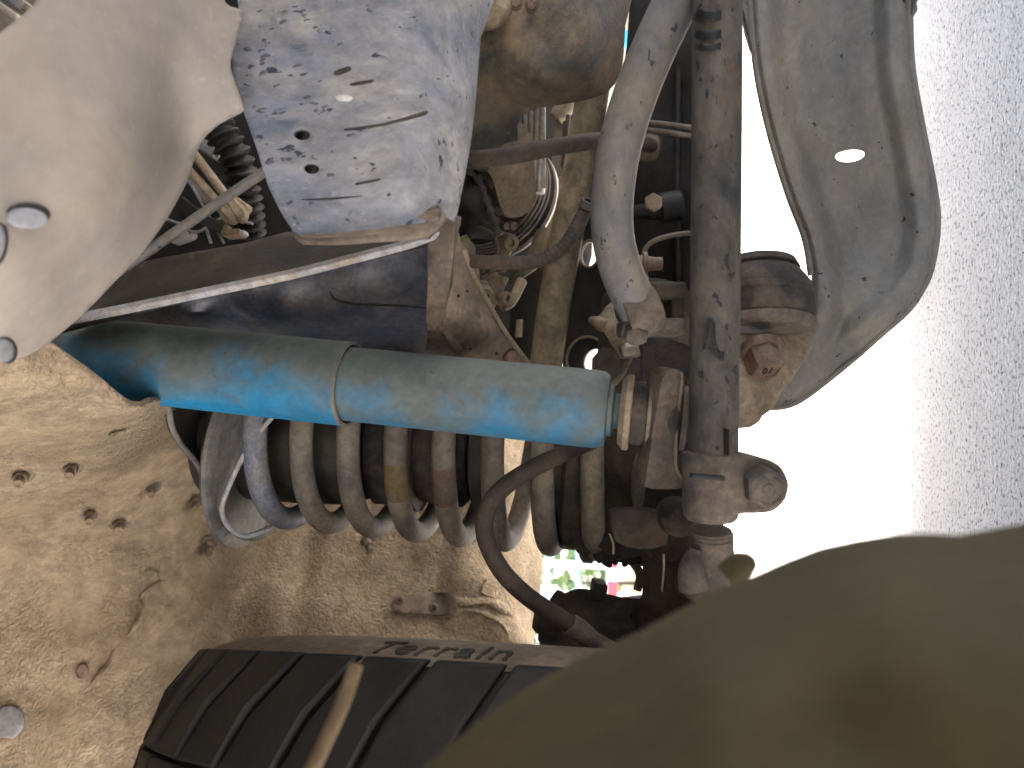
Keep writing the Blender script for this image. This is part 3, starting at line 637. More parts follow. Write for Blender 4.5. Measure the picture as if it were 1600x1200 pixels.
# ================================================================== PANHARD / STABILISER BAR
pb = thing('stabiliser_bar', 'curved grey stabiliser bar sweeping down from the top edge', 'stabiliser bar', P(990, 480, .55))
MB().tube([P(x, y, .545) for x, y in ((1092, -70), (1058, 0), (1022, 75), (990, 155), (967, 235), (957, 310), (958, 370), (970, 420), (988, 462), (1003, 488))], [px(q, .545) for q in (36, 36, 35.5, 35, 34, 33, 33, 33, 33, 33)], 32, 8).build('bar', M['grey'], pb)
MB().lathe(P(985, 494, .546), UP * .35 + RT * .94, [(-.004, .004), (-.004, .0155), (0, .0172), (.018, .0172), (.021, .015), (.022, .004)], 28).build('end_eye', M['cast'], pb)
pbk = thing('bar_bracket', 'dark brown forked bracket with bolt holding the stabiliser bar end', 'bracket', P(1030, 490, .58))
MB().box(P(1030, 458, .57), RT * px(36, .57), UP * px(13, .57), FW * .018).build('fork_plate', M['axle'], pbk, bevel=.003)
MB().box(P(1016, 513, .565), RT * px(48, .565), UP * px(13, .565), FW * .020).build('fork_plate', M['cast'], pbk, bevel=.003)
MB().box(P(1053, 490, .572), RT * px(11, .572), UP * px(28, .572), FW * .016).build('fork_back', M['axle'], pbk, bevel=.003)
MB().hexb(P(992, 514, .545), (-FW * .75 - UP * .65).normalized(), px(19, .55), .009, flange=px(21, .55)).build('bolt', M['cast'], pbk)
wn = thing('lit_bracket', 'small bright tan folded bracket with wing nut beside the bar end', 'bracket', P(960, 530, .64))
plate('folded_tab', [(928, 500), (940, 488), (947, 478), (958, 470), (961, 492), (972, 516), (990, 540), (984, 556), (972, 562), (954, 536), (944, 520), (930, 514)], [(928, 500, .64), (958, 470, .645), (950, 510, .62), (990, 545, .66), (970, 560, .65)], M['tan'], wn, .004, res=8, smooth=1, bevel=.001)
MB().tube([P(924, 500, .64), P(936, 504, .63), P(948, 508, .625)], [px(6, .63), px(10, .63), px(8, .63)], 14, 4).build('nut', M['tan'], wn)
MB().lathe(P(978, 548, .645), RT + UP * .3, [(-.004, .0), (-.004, .006), (.006, .008), (.010, .008), (.010, 0)], 16).build('rolled_end', M['silver'], wn)
MB().tube([P(986, 556, .66), P(972, 585, .665), P(955, 604, .67)], px(6, .66), 8, 4, flat=.4).build('tail_strip', M['tan'], wn)

# ================================================================== DARK AXLE BRACKET WALL BEHIND BARS
dp = thing('frame_side_plate', 'dark vertical frame plate with holes behind the stabiliser bar', 'frame plate', P(1000, 300, .86))
ddp = tps([(985, -60, .84), (1095, -60, .80), (1095, 560, .78), (1060, 300, .80), (960, 250, .87), (900, 420, .90), (880, 610, .88), (1000, 560, .83), (1010, 330, .84), (1055, 100, .81), (1040, 150, .83)])
plate('web', [(988, -60), (1110, -60), (1110, 620), (1000, 640), (900, 640), (878, 600), (884, 480), (895, 400), (915, 330), (940, 230), (972, 140), (980, 60)], ddp, M['dark'], dp, .006, res=14,
      holes=[ell(921, 397, 14, 20, 8), ell(925, 562, 14, 19, 25)], smooth=1)
MB().tube([P(x, y, D1(ddp, x, y) - .001) for x, y in ((1062, -60), (1060, 120), (1058, 300), (1060, 470))], px(5, .8), 10, 5).build('seam_rib', M['dark'], dp)
for hx, hy, rx, ry, rot in ((921, 397, 15, 21, 8), (916, 560, 30, 34, 20)):
    MB().tube([P(x, y, D1(ddp, x, y) - .002) for x, y in ell(hx, hy, rx, ry, rot, 16)], .0018, 8, 2, closed=True).build('hole_rim', M['tan'], dp)
MB().lathe(P(986, 332, .78), RT - UP * -.15, [(0, .0), (0, .007), (.018, .007), (.018, .010), (.028, .012), (.030, .0155), (.05, .0155), (.052, .013), (.052, 0)], 20).build('fitting', M['black'], dp)
MB().hexb(P(1020, 318, .755), (-FW + .1 * UP).normalized(), px(15, .75), .006).build('bolt', M['tan'], dp)
MB().lathe(P(1014, 228, .80), RT, [(-.04, .0), (-.04, .012), (0, .017), (.008, .015), (.012, .008), (.013, 0)], 20).build('stub', M['gusset'], dp)
for k, (y0, y1) in enumerate(((193, 203), (205, 217))):
    tag(MB().tube([P(985, y0 - 2, .79), P(1030, y0, .785), P(1100, y1, .78)], px(4.5, .78), 10, 3).build('brake_pipe', M['gusset']), ('upper' if not k else 'lower') + ' of two thin parallel pipes running behind the steering rod', 'pipe', 'thin pipes behind the bar')
wi = thing('clamped_wire', 'thin curved wire ending in a small brown clamp near the bar bracket', 'wire', P(1012, 415, .72))
MB().tube([P(x, y, .72) for x, y in ((1100, 363), (1060, 366), (1025, 375), (1008, 390), (1006, 415), (1010, 436))], px(4, .72), 10, 6).build('wire_run', M['gusset'], wi)
MB().lathe(P(1000, 412, .70), RT, [(-.006, .004), (-.006, .007), (.002, .008), (.002, .011), (.006, .011), (.006, .007), (.014, .006), (.02, .006), (.02, 0)], 14).build('clamp_screw', M['bolt'], wi)

# ================================================================== TUBE, HOSES, SUMP
dk = thing('drag_link', 'straight tan and olive tube slanting down behind the two hoses', 'tube', P(852, 590, .88))
MB().tube([P(935, 90, .86), P(905, 270, .86), P(872, 440, .865), P(846, 620, .87)], px(26, .865), 28, 5).build('link_tube', M['rodtan'], dk)
sb = thing('mounting_strip', 'tall tan metal strip with small bolted tab left of slanting tube', 'bracket', P(868, 300, .98))
plate('strip', [(868, 160), (890, 160), (893, 200), (885, 300), (872, 380), (862, 420), (846, 420), (856, 340), (862, 250)], .99, M['gusset'], sb, .006, res=14, smooth=1, bevel=.001)
plate('tab', [(860, 276), (880, 276), (882, 290), (872, 302), (860, 300)], .965, M['gusset'], sb, .005, res=8, smooth=1)
MB().hexb(P(868, 283, .962), -FW, px(5, .96), .004).build('bolt', M['silver'], sb)
tag(MB().tube([P(905, 120, .98), P(880, 170, .98), P(868, 185, .98)], [px(14, .98), px(16, .98), px(12, .98)], 14, 4).build('elbow_pipe', M['rodtan']), 'short tan elbow pipe just under the sump corner', 'pipe')
tag(MB().tube([P(888, 180, .95), P(885, 210, .95), P(880, 260, .955), P(884, 190, .96)], px(4, .95), 8, 4).build('wire', M['hose']), 'thin brown wire hanging beside the tan strip', 'wire')
lb = thing('dark_cover', 'dark cover with small cream sticker between gusset and slanting tube', 'cover', P(815, 520, .95))
plate('cover_panel', [(800, 440), (830, 400), (858, 380), (855, 450), (846, 520), (838, 590), (790, 590), (796, 520)], [(800, 440, .95), (858, 380, .94), (838, 590, .96), (790, 590, .97)], M['dark'], lb, .006, res=16, smooth=1)
plate('sticker', [(807, 499), (817, 499), (816, 527), (805, 527)], .93, M['label'], lb, .001, res=8, smooth=1)
h1 = thing('coolant_hose', 'brown hose running level from the crossmember to behind the grey bar', 'hose', P(720, 250, .63))
MB().tube([P(x, y, d) for x, y, d in ((690, 254, .66), (740, 249, .64), (800, 243, .63), (870, 229, .63), (940, 220, .66), (1000, 222, .74), (1018, 228, .79))], px(13.5, .63), 20, 8).build('hose_tube', M['hose'], h1)
h2 = thing('breather_hose', 'black ribbed breather hose curving up to an open end', 'hose', P(720, 408, .62))
MB().tube([P(x, y, d) for x, y, d in ((690, 402, .66), (740, 408, .62), (800, 411, .61), (845, 406, .61), (878, 388, .61), (900, 357, .615), (914, 330, .62), (918, 320, .62))], px(11, .61), 18, 22, ripple=(.0003, .004)).build('hose_tube', M['hose'], h2)
tdir = (P(918, 318, .61) - P(905, 350, .62)).normalized()
MB().lathe(P(916, 324, .618), tdir, [(0, px(9, .62)), (0, px(12.5, .62)), (.006, px(12.5, .62)), (.006, px(8, .62)), (0, px(8, .62))], 20).build('open_end', M['rubber'], h2)

sm = thing('engine_sump', 'tan and grey dusty engine sump with rounded corner at the top', 'engine sump', P(850, 120, .80))
dsm = tps([(735, -60, .74), (735, 100, .73), (735, 240, .76), (850, -60, .70), (850, 60, .695), (850, 140, .715), (940, -60, .705), (940, 60, .70), (930, 130, .73), (975, -60, .75), (974, 60, .75), (962, 130, .775), (900, 158, .765), (825, 172, .765), (800, 200, .775), (790, 100, .71)])
plate('sump_pan', [(728, -60), (978, -60), (977, 40), (974, 90), (968, 120), (950, 143), (925, 154), (880, 163), (840, 169), (820, 178), (808, 195), (804, 240), (728, 262)], dsm, M['sump'], sm, .09, res=10, smooth=2, bevel=.006)
dst = tps([(735, 225, .77), (800, 200, .79), (840, 195, .82), (845, 300, .82), (812, 338, .815), (788, 338, .80), (757, 262, .785), (800, 270, .775)])
plate('lower_case', [(735, 215), (800, 195), (822, 195), (832, 230), (838, 300), (832, 322), (815, 338), (790, 339), (778, 310), (770, 280), (757, 264), (735, 262)], dst, M['tan'], sm, .06, res=9, smooth=2, bevel=.005)
for k in range(5):
    MB().tube([P(812 + 9 * k, 150, .84), P(812 + 9 * k - 1, 200, .835), P(806 + 9 * k, 300, .835)], px(4.2, .835), 10, 3).build('rib', M['silver'], sm)
MB().box(P(828, 228, .862), RT * px(24, .86), UP * px(72, .86), FW * .015).build('rib_back', M['silver'], sm, bevel=.002)
for x, y, r in ((765, 290, 8), (775, 332, 8)):
    MB().hexb(P(x, y, .79), (-FW + RT * .3).normalized(), px(r, .79), .008).build('bolt', M['hose'], sm)
MB().tube([P(750, -20, .72), P(775, 8, .69), P(760, 25, .70), P(742, 30, .71)], [.012, .016, .013, .01], 14, 5).build('drain_boss', M['tan'], sm)
for x, y in ((830, 10), (806, 6)):
    MB().hexb(P(x, y, .69), (-FW - UP * .3).normalized(), px(8, .69), .008, flange=px(10, .69)).build('bolt', M['bolt'], sm)
# crank pulley
pu = thing('grooved_pulley', 'black grooved pulley edge tucked under the tan engine case', 'pulley', P(760, 290, .95))
pax = (FW * .86 + RT * .46 - UP * .2).normalized(); prof = [(-.02, 0), (-.02, .064)]
for k in range(4): prof += [(-.017 + .008 * k, .074), (-.0125 + .008 * k, .074), (-.0115 + .008 * k, .066), (-.0095 + .008 * k, .066)]
prof += [(.018, .076), (.024, .076), (.024, 0)]
MB().lathe(P(768, 300, .93), pax, prof, 64).build('pulley_wheel', M['rubber'], pu)
MB().lathe(P(768, 300, .93), pax, [(.024, 0), (.024, .0765), (.027, .0765), (.027, 0)], 64).build('rim', M['silver'], pu)
# clutter under the sump
bc = thing('belt_cover', 'ragged black belt cover edge beside the tan engine case', 'cover', P(745, 330, .8))
plate('cover_panel', [(715, 262), (742, 262), (760, 290), (775, 330), (785, 360), (770, 375), (740, 372), (715, 380)], [(715, 262, .80), (780, 360, .82), (740, 330, .78), (715, 380, .82)], M['black'], bc, .01, res=10, smooth=2)
MB().tube([P(x, y, .785) for x, y in ((730, 264), (748, 282), (760, 312), (772, 342), (780, 368))], px(6, .78), 10, 8, ripple=(.0012, .012)).build('edge_bead', M['rubber'], bc)
br = thing('engine_bracket', 'cluster of pale tan engine brackets and bolt lugs left of the slanting tube', 'bracket', P(770, 430, .85))
plate('rib_plate', [(716, 372), (728, 366), (742, 384), (742, 398), (748, 420), (752, 470), (745, 470), (732, 430)], .80, M['tan'], br, .012, res=9, smooth=1, bevel=.002)
plate('lug_plate', [(752, 430), (775, 428), (795, 434), (782, 462), (764, 494), (752, 480), (760, 455)], .83, M['tan'], br, .012, res=9, smooth=1, bevel=.002)
for x, y, r, d, aa in ((794, 378, 14, .84, (.6, -.4)), (757, 458, 13, .79, (.2, -.5)), (788, 466, 11, .83, (.7, -.1)), (764, 500, 6, .82, (.1, -.6))):
    n = (-FW + RT * aa[0] + UP * aa[1]).normalized()
    MB().lathe(P(x, y, d), n, [(-.02, px(r * .9, d)), (.004, px(r, d)), (.008, px(r * .9, d)), (.008, px(r * .45, d)), (.002, px(r * .4, d)), (.002, 0)], 22).build('bolt_lug', M['tan'], br)
MB().tube([P(792, 385, .845), P(780, 410, .85), P(762, 430, .85)], [px(11, .85), px(9, .85), px(10, .85)], 14, 4).build('arm', M['tan'], br)
MB().tube([P(815, 440, .87), P(800, 470, .85), P(785, 478, .84)], [px(9, .86), px(8, .86), px(9, .86)], 12, 4).build('arm', M['tan'], br)
plate('strip', [(838, 360), (852, 350), (856, 390), (838, 420), (800, 445), (792, 438), (820, 405)], .90, M['rodtan'], br, .006, res=12, smooth=1)
for x, y in ((786, 352), (797, 352), (780, 420), (742, 448)):
    MB().hexb(P(x, y, .82), (-FW + RT * .5 - UP * .3).normalized(), px(7, .82), .01).build('bolt', M['bolt'], br)
for k, (pts, lab) in enumerate(((((745, 352), (770, 366), (778, 392), (760, 410)), 'thin brown wire looping through the engine brackets'), (((752, 430), (768, 418), (785, 400)), 'short dark wire among the engine brackets'))):
    tag(MB().tube([P(x, y, .80) for x, y in pts], .0016, 8, 6).build('wire', M['hose' if k else 'bolt']), lab, 'wire', 'wires by the engine brackets')

# ================================================================== AXLE HOUSING
ah = thing('axle_housing', 'dark brown grimy axle housing behind the steering rod', 'axle', P(985, 720, .72))
MB().tube([P(1010, 470, .80), P(1008, 600, .765), P(1000, 700, .75), P(992, 790, .745), (P(990, 860, .745))], [px(q, .75) for q in (75, 80, 95, 98, 88)], 36, 6).build('tube', M['axle'], ah)
rng = random.Random(4)
lump = smoothpoly([(925, 560), (960, 548), (1000, 545), (1090, 545), (1095, 850), (1060, 872), (1030, 880), (1003, 862), (985, 868), (958, 876), (945, 862), (928, 845), (922, 800)], 2)
plate('seat_web', lump, [(925, 560, .70), (1090, 545, .66), (1095, 850, .62), (1000, 700, .655), (930, 800, .69), (990, 870, .66)], M['axle'], ah, .05, res=14, smooth=1, bevel=.004)
MB().tube([P(1004, 535, .60), P(1003, 600, .598)], .0016, 8, 3).build('locating_edge', M['cast'], ah)
for k in range(12):
    t = k / 11; x = 890 + 115 * t; y = 838 + 32 * math.sin(t * 2.6) + rng.uniform(-5, 5)
    MB().tube([P(x, y - 30, .71), P(x + rng.uniform(-6, 6), y, .70), P(x + rng.uniform(-8, 8), y + 12, .70)], [px(16, .7), px(rng.uniform(9, 13), .7), px(3, .7)], 10, 3).build('mud_lump', M['axle'], ah)
MB().lathe(P(1062, 812, .60), -FW, [(-.02, .016), (0, .014), (.004, .009), (.004, 0)], 18).build('drain_plug', M['axle'], ah)
plate('pocket_cover', [(954, 800), (985, 796), (1040, 802), (1042, 850), (1000, 858), (962, 846)], .612, M['axle'], ah, .012, res=12, smooth=2, bevel=.002)
MB().tube([P(x, y, .6) for x, y in ((952, 834), (958, 850), (958, 866))], .0009, 6, 4).build('root_fibre', M['tan'], ah)
MB().tube([P(x, y, .6) for x, y in ((1037, 866), (1037, 890), (1034, 924))], .0009, 6, 4).build('root_fibre', M['tan'], ah)
kn = thing('steering_knuckle', 'dark steering knuckle under the axle end beside the tyre', 'steering knuckle', P(1040, 930, .70))
plate('knuckle_body', [(1000, 850), (1080, 845), (1090, 900), (1110, 960), (1090, 1040), (980, 1010), (985, 960), (1003, 930), (1004, 880)], [(1000, 850, .68), (1080, 845, .64), (1100, 960, .62), (990, 1000, .70), (1040, 920, .645)], M['axle'], kn, .05, res=12, smooth=2, bevel=.004)
MB().tube([P(972, 866, .72), P(988, 878, .72), P(1000, 898, .72), P(996, 922, .72)], px(7, .72), 10, 5).build('sensor_lead', M['tan'], kn)
cal = thing('brake_caliper', 'black brake caliper lump at the lower end of the brown hose', 'brake caliper', P(900, 980, .75))
plate('caliper_body', [(836, 958), (848, 948), (860, 948), (872, 936), (884, 926), (900, 920), (915, 920), (945, 927), (1000, 936), (1060, 915), (1080, 1060), (900, 1050), (872, 1032), (858, 1034), (856, 1004), (848, 990), (834, 982)],
      [(836, 960, .76), (880, 940, .73), (950, 950, .70), (1050, 980, .69), (880, 1020, .74), (900, 980, .70), (856, 1010, .765)], M['axle'], cal, .05, res=9, smooth=2, bevel=.003)
MB().box(P(935, 922, .715), RT * px(11, .71) + UP * -px(2, .71), UP * px(14, .71) + RT * px(2, .71), FW * .012).build('bleed_cap', M['axle'], cal, bevel=.002)
MB().tube([P(880, 928, .74), P(872, 945, .735), P(880, 960, .73)], [px(12, .73), px(15, .73), px(12, .73)], 14, 4).build('bolt_boss', M['axle'], cal)
MB().lathe(P(850, 968, .75), -RT + UP * .2, [(-.02, .014), (.006, .014), (.01, .010), (.01, 0)], 16).build('guide_pin', M['axle'], cal)
for k in range(5):
    MB().lathe(P(846 + 3 * k, 990 + 9 * k, .75), -RT * .9 + UP * .1 , [(-.03, .010), (.0, .010), (.003, .006), (.003, 0)], 12).build('pad_rib', M['axle'], cal)

# ================================================================== LOWER ARM
la = thing('lower_arm', 'large curved grey pressed steel arm with an oval hole, right of the rod', 'control arm', P(1300, 500, .64))
EL = np.array(smoothpoly([(1167, -80), (1168, -60), (1179, 90), (1199, 195), (1230, 300), (1257, 372), (1268, 430), (1266, 480), (1258, 520), (1235, 560), (1205, 590), (1180, 612)], 40, False))
ER = np.array(smoothpoly([(1420, -80), (1420, -60), (1421, 40), (1425, 120), (1440, 195), (1458, 288), (1465, 352), (1456, 415), (1442, 450), (1418, 484), (1378, 520), (1340, 555), (1300, 587), (1256, 622), (1228, 634), (1200, 637)], 40, False))
def sstep(x, a_, b_):
    t = np.clip((x - a_) / (b_ - a_), 0, 1); return t * t * (3 - 2 * t)
def dla(q):
    q = np.atleast_2d(np.array(q, float))
    dl_ = np.sqrt(((q[:, None] - EL[None]) ** 2).sum(2).min(1)); dr_ = np.sqrt(((q[:, None] - ER[None]) ** 2).sum(2).min(1))
    low = sstep(q[:, 1], 470, 640)
    r = .640 + .018 * sstep(dl_, 22, 54) * sstep(dr_, 26, 62) + .010 * (1 - sstep(dr_, 0, 12)) + .008 * (1 - sstep(dl_, 0, 12))
    r += .012 * sstep(dr_, 60, 130) * (1 - low)
    r += .020 * np.exp(-((q[:, 0] - 1320) / 60) ** 2 - ((q[:, 1] - 560) / 42) ** 2) + .022 * low
    r -= .010 * np.exp(-((q[:, 0] - 1330) / 70) ** 2 - ((q[:, 1] - 455) / 40) ** 2)
    return r
outl = [(1168, -60), (1179, 90), (1199, 195), (1230, 300), (1257, 372), (1268, 430), (1266, 480), (1258, 520), (1235, 560), (1205, 590), (1180, 612), (1182, 634), (1200, 637), (1228, 634), (1256, 622), (1300, 587), (1340, 555), (1378, 520), (1418, 484), (1442, 450), (1456, 415), (1465, 352), (1458, 288), (1440, 195), (1425, 120), (1421, 40), (1420, -60)]
plate('channel', outl, dla, M['arm'], la, .004, res=4, holes=[ell(1328, 243, 23, 10, -7, 24)], smooth=2, bevel=.001)
MB().tube([P(x, y, D1(dla, x, y) + .001) for x, y in ((1420, -60), (1423, 90), (1439, 192), (1458, 290), (1464, 352), (1455, 415), (1440, 452), (1416, 486), (1376, 522), (1338, 556), (1298, 589), (1254, 622), (1226, 634), (1200, 636))], .0032, 10, 5).build('rolled_edge', M['arm'], la)
MB().tube([P(x, y, D1(dla, x, y) + .001) for x, y in ((1169, -60), (1180, 90), (1200, 195), (1231, 300), (1258, 372), (1268, 430))], .0032, 10, 5).build('rolled_edge', M['arm'], la)
# bushing stack
bu = thing('arm_bushing', 'dark rubber arm bushing stack with hex bolt reading 01 beside the rod', 'bushing', P(1195, 500, .63))
bc0 = P(1185, 415, .645); bd = (P(1190, 550, .63) - bc0).normalized()
def pl_(y): return (y - 415) / 135 * (P(1190, 550, .63) - bc0).length
MB().lathe(bc0, bd, [(-.002, 0), (-.002, .030), (.004, .033), (.006, .030)], 44).build('top_washer', M['rubber'], bu)
MB().lathe(bc0, bd, [(.004, .028), (pl_(430), .034), (pl_(450), .0415), (pl_(480), .043), (pl_(500), .0425), (pl_(508), .040), (pl_(508), 0)], 44).build('rubber_block', M['rubber'], bu)
MB().lathe(bc0, bd, [(pl_(462), .0425), (pl_(464), .0445), (pl_(470), .0445), (pl_(472), .0425)], 44, close=True).build('rubber_rib', M['rubber'], bu)
MB().lathe(bc0, bd, [(pl_(505), .0), (pl_(506), .043), (pl_(512), .0445), (pl_(520), .0445), (pl_(525), .042), (pl_(526), 0)], 44).build('lower_washer', M['cast'], bu)
MB().hexb(bc0 - bd * .001, -bd, px(17, .64), .008, flange=px(20, .64)).build('top_bolt', M['rubber'], bu)
plate('bracket_plate', [(1130, 520), (1262, 520), (1270, 540), (1262, 556), (1240, 590), (1222, 612), (1218, 622), (1206, 640), (1192, 650), (1186, 660), (1172, 668), (1130, 672)], [(1130, 525, .600), (1265, 530, .640), (1250, 580, .612), (1210, 640, .60), (1130, 670, .585), (1180, 590, .592)], M['tan'], bu, .006, res=9, smooth=1, bevel=.001)
bp = P(1186, 545, .594); bn = (-UP * .80 - FW * .58 + RT * .12).normalized()
bb = MB().hexb(bp, bn, px(29, .58), .0185, flange=px(33, .58)).build('hex_bolt', M['bolt'], bu)
# stamped grade mark on the bolt head
cu = bpy.data.curves.new('stamp', 'FONT'); cu.body = '01'; cu.size = .0095; cu.extrude = .0004; cu.align_x = 'CENTER'; cu.align_y = 'CENTER'
to = bpy.data.objects.new('tmp', cu); COL.objects.link(to)
dg_ = bpy.context.evaluated_depsgraph_get(); me = bpy.data.meshes.new_from_object(to.evaluated_get(dg_)); bpy.data.objects.remove(to)
zx = (RT - RT.dot(bn) * bn).normalized(); zy = bn.cross(zx); zy = zy if zy.dot(UP) > 0 else -zy
ctr = bp + bn * (.0185 * .2 + .0185 * .95)
mb = MB().add([ctr + zx * v.co.x + zy * v.co.y + bn * (v.co.z + .0004) for v in me.vertices], [list(p.vertices) for p in me.polygons])
mb.build('stamped_mark', M['hose'], bb, sharp=30)

# ================================================================== WHEEL
STEER = .372
TW = dict(c=P(980, 1330, 1.02))
WC = V(-.442, .835, .400)
wh = thing('wheel', 'black treaded tyre with raised sidewall lettering at the bottom', 'wheel', WC, rotz=STEER)
R0 = .416
KW = R0 / .4125
def wl(r, a_, th):
    r = r * KW
    return V(a_, -r * math.cos(th), r * math.sin(th))
def local(mb, name, mat, parent=None, sharp=38, bevel=0):
    o0 = mb; me = bpy.data.meshes.new(name); me.from_pydata(mb.v, [], mb.f); bm = bmesh.new(); bm.from_mesh(me); bmesh.ops.recalc_face_normals(bm, faces=bm.faces); bm.to_mesh(me); bm.free()
    me.polygons.foreach_set('use_smooth', [True] * len(me.polygons)); me.set_sharp_from_angle(angle=math.radians(sharp)); me.materials.append(mat)
    o = bpy.data.objects.new(name, me); COL.objects.link(o); o.parent = parent or wh
    if bevel:
        md = o.modifiers.new('bevel', 'BEVEL'); md.width = bevel; md.segments = 2; md.limit_method = 'ANGLE'
    return o
def spin(prof, n=160):
    mb = MB(); vs = []; fs = []
    for r, a_ in prof: vs += [wl(r, a_, math.tau * k / n) for k in range(n)]
    for i in range(len(prof) - 1):
        for k in range(n): fs.append([i * n + k, i * n + (k + 1) % n, (i + 1) * n + (k + 1) % n, (i + 1) * n + k])
    return mb.add(vs, fs)
SW = [(.388, .113), (.376, .122), (.355, .130), (.330, .134), (.300, .134), (.270, .128), (.245, .116), (.225, .106), (.222, .09)]
local(spin([(.388, -.11), (.402, -.08), (.413, -.05), (.420, 0), (.413, .05), (.402, .08), (.388, .11), (.386, .114)]), 'carcass', M['tyre'])
local(spin(SW), 'inner_sidewall', M['sidewall'])
local(spin([(r, -a_) for r, a_ in SW]), 'outer_sidewall', M['tyre'])
local(spin([(.225, .108), (.235, .118), (.232, .10), (.20, .09), (.18, .05), (.06, .02), (.06, -.02), (.0, -.02)], 64), 'rim', M['rim'])
NB = 44; prot = {}
ROWS = [(-.118, -.036, .0, .90), (-.032, .032, .5, .91), (.036, .118, .15, .90)]
for ri, (a0, a1, ph, dens) in enumerate(ROWS):
    w_ = math.tau / NB * dens / 2; sk = .09 * (1 if ri < 2 else -1)
    rtop = lambda a_: .430 - .038 * (abs(a_) / .118) ** 2
    mb = MB(); vs = []
    for rr in (0, 1):
        for a_, tt in ((a0, -w_), (a0 + (a1 - a0) * .5, -w_ + .012), (a1, -w_), (a1, w_), (a0 + (a1 - a0) * .45, w_ + .012), (a0, w_)):
            vs.append(wl(rtop(a_) if rr else .380, a_, tt + sk * (a_ - a0) / (a1 - a0)))
    mb.add(vs, [[0, 1, 2, 3, 4, 5], [6, 7, 8, 9, 10, 11]] + [[i, (i + 1) % 6, 6 + (i + 1) % 6, 6 + i] for i in range(6)])
    base = None
    for k in range(NB):
        an = math.tau * (k + ph) / NB
        if not (-1.0 < (an if an < math.pi else an - math.tau) < 2.1): continue
        if base is None: base = local(mb, 'tread_block', M['tyre'], bevel=.003); o = base
        else:
            o = base.copy(); COL.objects.link(o); o.parent = wh
        o.rotation_euler = (-an, 0, 0)
# raised lettering on the sidewall
def rs(a_r):     # sidewall axial position at radius
    for (r1, a1), (r2, a2) in zip(SW, SW[1:]):
        if r2 <= a_r <= r1: return a1 + (a2 - a1) * (r1 - a_r) / (r1 - r2)
    return .12
TH0, TR0, TSZ = 0, .379, .030
cu = bpy.data.curves.new('lettering', 'FONT'); cu.body = 'Terrain'; cu.size = 1; cu.extrude = .0; cu.shear = .25; cu.space_character = 1.1; cu.resolution_u = 4
to = bpy.data.objects.new('tmp', cu); COL.objects.link(to)
dg_ = bpy.context.evaluated_depsgraph_get(); dg_.update(); me = bpy.data.meshes.new_from_object(to.evaluated_get(dg_)); bpy.data.objects.remove(to)
mb = MB(); xs = [v.co.x for v in me.vertices]; wid = max(xs)
fs = [list(p.vertices) for p in me.polygons]; n = len(me.vertices); vs = []
for lift in (.0014, -.002):
    for v in me.vertices:
        th = .31 - v.co.x / wid * .30; r = TR0 - v.co.y * TSZ
        vs.append(wl(r, rs(r) + lift, th))
from collections import Counter
ec = Counter(tuple(sorted((f[i], f[(i + 1) % len(f)]))) for f in fs for i in range(len(f)))
sides = [[a_, b_, b_ + n, a_ + n] for (a_, b_), c in ec.items() if c == 1]
lt = local(mb.add(vs, fs + [[i + n for i in f] for f in fs] + sides), 'raised_lettering', M['letter'], sharp=30)

# ================================================================== NEAR BLURRED ARM AND CABLE
fa = thing('trailing_arm', 'big blurred olive brown muddy arm close to the camera, bottom right', 'suspension arm', P(1200, 1050, .18))
dfa = tps([(640, 1230, .225), (800, 1085, .23), (1000, 985, .23), (1180, 895, .228), (1400, 833, .22), (1640, 842, .215), (900, 1200, .175), (1100, 1050, .175), (1400, 950, .17), (1640, 1000, .16), (1200, 1300, .135), (1640, 1300, .13), (800, 1300, .17), (640, 1330, .2),
           (1300, 1150, .152)])
plate('arm_casting', [(560, 1330), (640, 1222), (700, 1165), (800, 1088), (900, 1032), (1000, 985), (1100, 932), (1180, 897), (1280, 856), (1400, 834), (1500, 836), (1700, 846), (1700, 1330)], dfa, M['fore'], fa, .03, res=26, smooth=2, bevel=.006)
MB().tube([P(1135, 905, .30), P(1160, 885, .30), P(1172, 892, .30)], [.006, .006, .004], 14, 4).build('grease_nipple', M['fore'], fa)
tag(MB().tube([P(556, 1040, .30), P(535, 1100, .29), P(508, 1160, .285), P(470, 1240, .28)], px(12, .29), 14, 5).build('cable', M['cable']), 'thin blurred tan cable crossing in front of the black tyre', 'cable')

# ================================================================== WHAT SHOWS THROUGH THE GAPS
bgx = P(900, 930, 5.0)
rl = thing('yard_railing', 'overexposed white and pale blue railing seen through the gap under the axle', 'railing', V(bgx.x, bgx.y, 0))
for x in (862, 893, 935, 965):
    pass
by = bgx.y
for i in range(9):
    X = bgx.x - .5 + .2 * i - .3
    MB().box(V(X, by, .55), V(.018, 0, 0), V(0, .02, 0), V(0, 0, .55)).build('post', M['white'], rl)
for z in (.52, .72, .92):
    MB().box(V(bgx.x - .2, by + .03, z), V(1.2, 0, 0), V(0, .012, 0), V(0, 0, .014)).build('rail', M['bluerail'], rl)
MB().box(V(bgx.x - .1, by + .05, .62), V(.3, 0, .18), V(0, .01, 0), V(-.006, 0, .01)).build('brace', M['white'], rl)
q = P(957, 890, 3.6)
rp = thing('red_barrier', 'small red and white barrier board seen through the gap below the axle', 'barrier', V(q.x, q.y, 0))
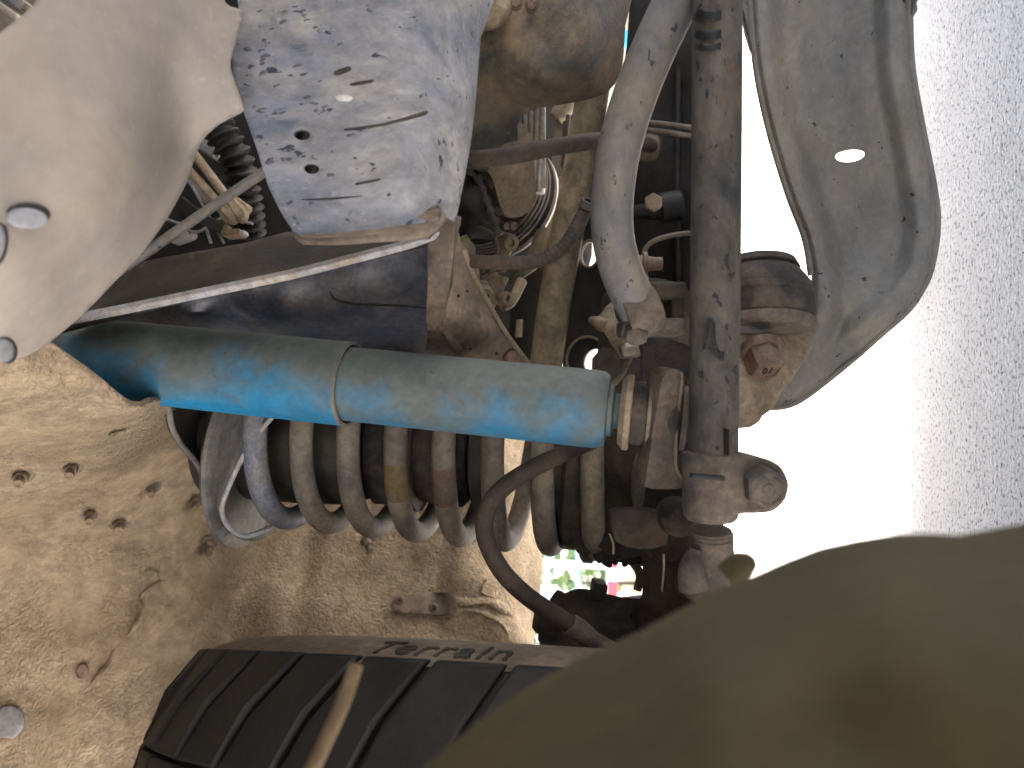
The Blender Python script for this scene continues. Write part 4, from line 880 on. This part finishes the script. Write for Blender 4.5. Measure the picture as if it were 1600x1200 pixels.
MB().box(V(q.x, q.y, q.z), V(.16, 0, 0), V(0, .012, 0), V(0, 0, .024)).build('board', M['red'], rp, bevel=.003)
MB().box(V(q.x - .02, q.y - .014, q.z), V(.03, 0, 0), V(0, .003, 0), V(0, 0, .022)).build('white_patch', M['white'], rp)
for k in (-.14, .14):
    MB().box(V(q.x + k, q.y + .02, q.z / 2), V(.012, 0, 0), V(0, .008, 0), V(0, 0, q.z / 2)).build('leg', M['white'], rp)
q = P(978, 62, 3.0)
bar = thing('blue_drum', 'small bright blue drum glimpsed beside the sump corner', 'drum', V(q.x, q.y, 0))
MB().lathe(V(q.x, q.y, 0), (0, 0, 1), [(0, 0), (0, .035), (.46, .035), (.47, .03), (.47, 0)], 20).build('drum_body', M['cyan'], bar)
MB().lathe(V(q.x, q.y, 0), (0, 0, 1), [(.30, .035), (.305, .038), (.32, .038), (.325, .035)], 20).build('hoop', M['white'], bar)
for k, (x, y, d, s_, lab) in enumerate(((880, 910, 6.5, .5, 'pale green shrub behind the railing, nearest the liner edge'), (850, 1010, 6.2, .45, 'green shrub seen between the tyre and brake caliper'), (905, 860, 7.0, .4, 'small green shrub seen beside the lowest coil'))):
    c = P(x, y, d); t = thing('shrub', lab, 'shrub', V(c.x, c.y, 0), 'shrubs in the yard')
    rg = random.Random(k); mb = MB()
    for i in range(260):
        u = V(rg.gauss(0, 1), rg.gauss(0, 1), rg.gauss(0, 1)).normalized() * s_ * rg.random() ** .4; p = V(c.x, c.y, max(.25, c.z)) + u
        if p.z < .05: continue
        a1 = V(rg.uniform(-1, 1), rg.uniform(-1, 1), rg.uniform(-1, 1)).normalized(); a2 = a1.orthogonal().normalized()
        mb.add([p - a1 * .06, p + a2 * .03, p + a1 * .06, p - a2 * .03], [[0, 1, 2, 3]])
    mb.build('foliage', M['leaf'], t)
    MB().tube([V(c.x, c.y, 0), V(c.x + .02, c.y, .2), V(c.x, c.y, max(.3, c.z))], [.03, .022, .01], 8, 3).build('stem', M['hose'], t)
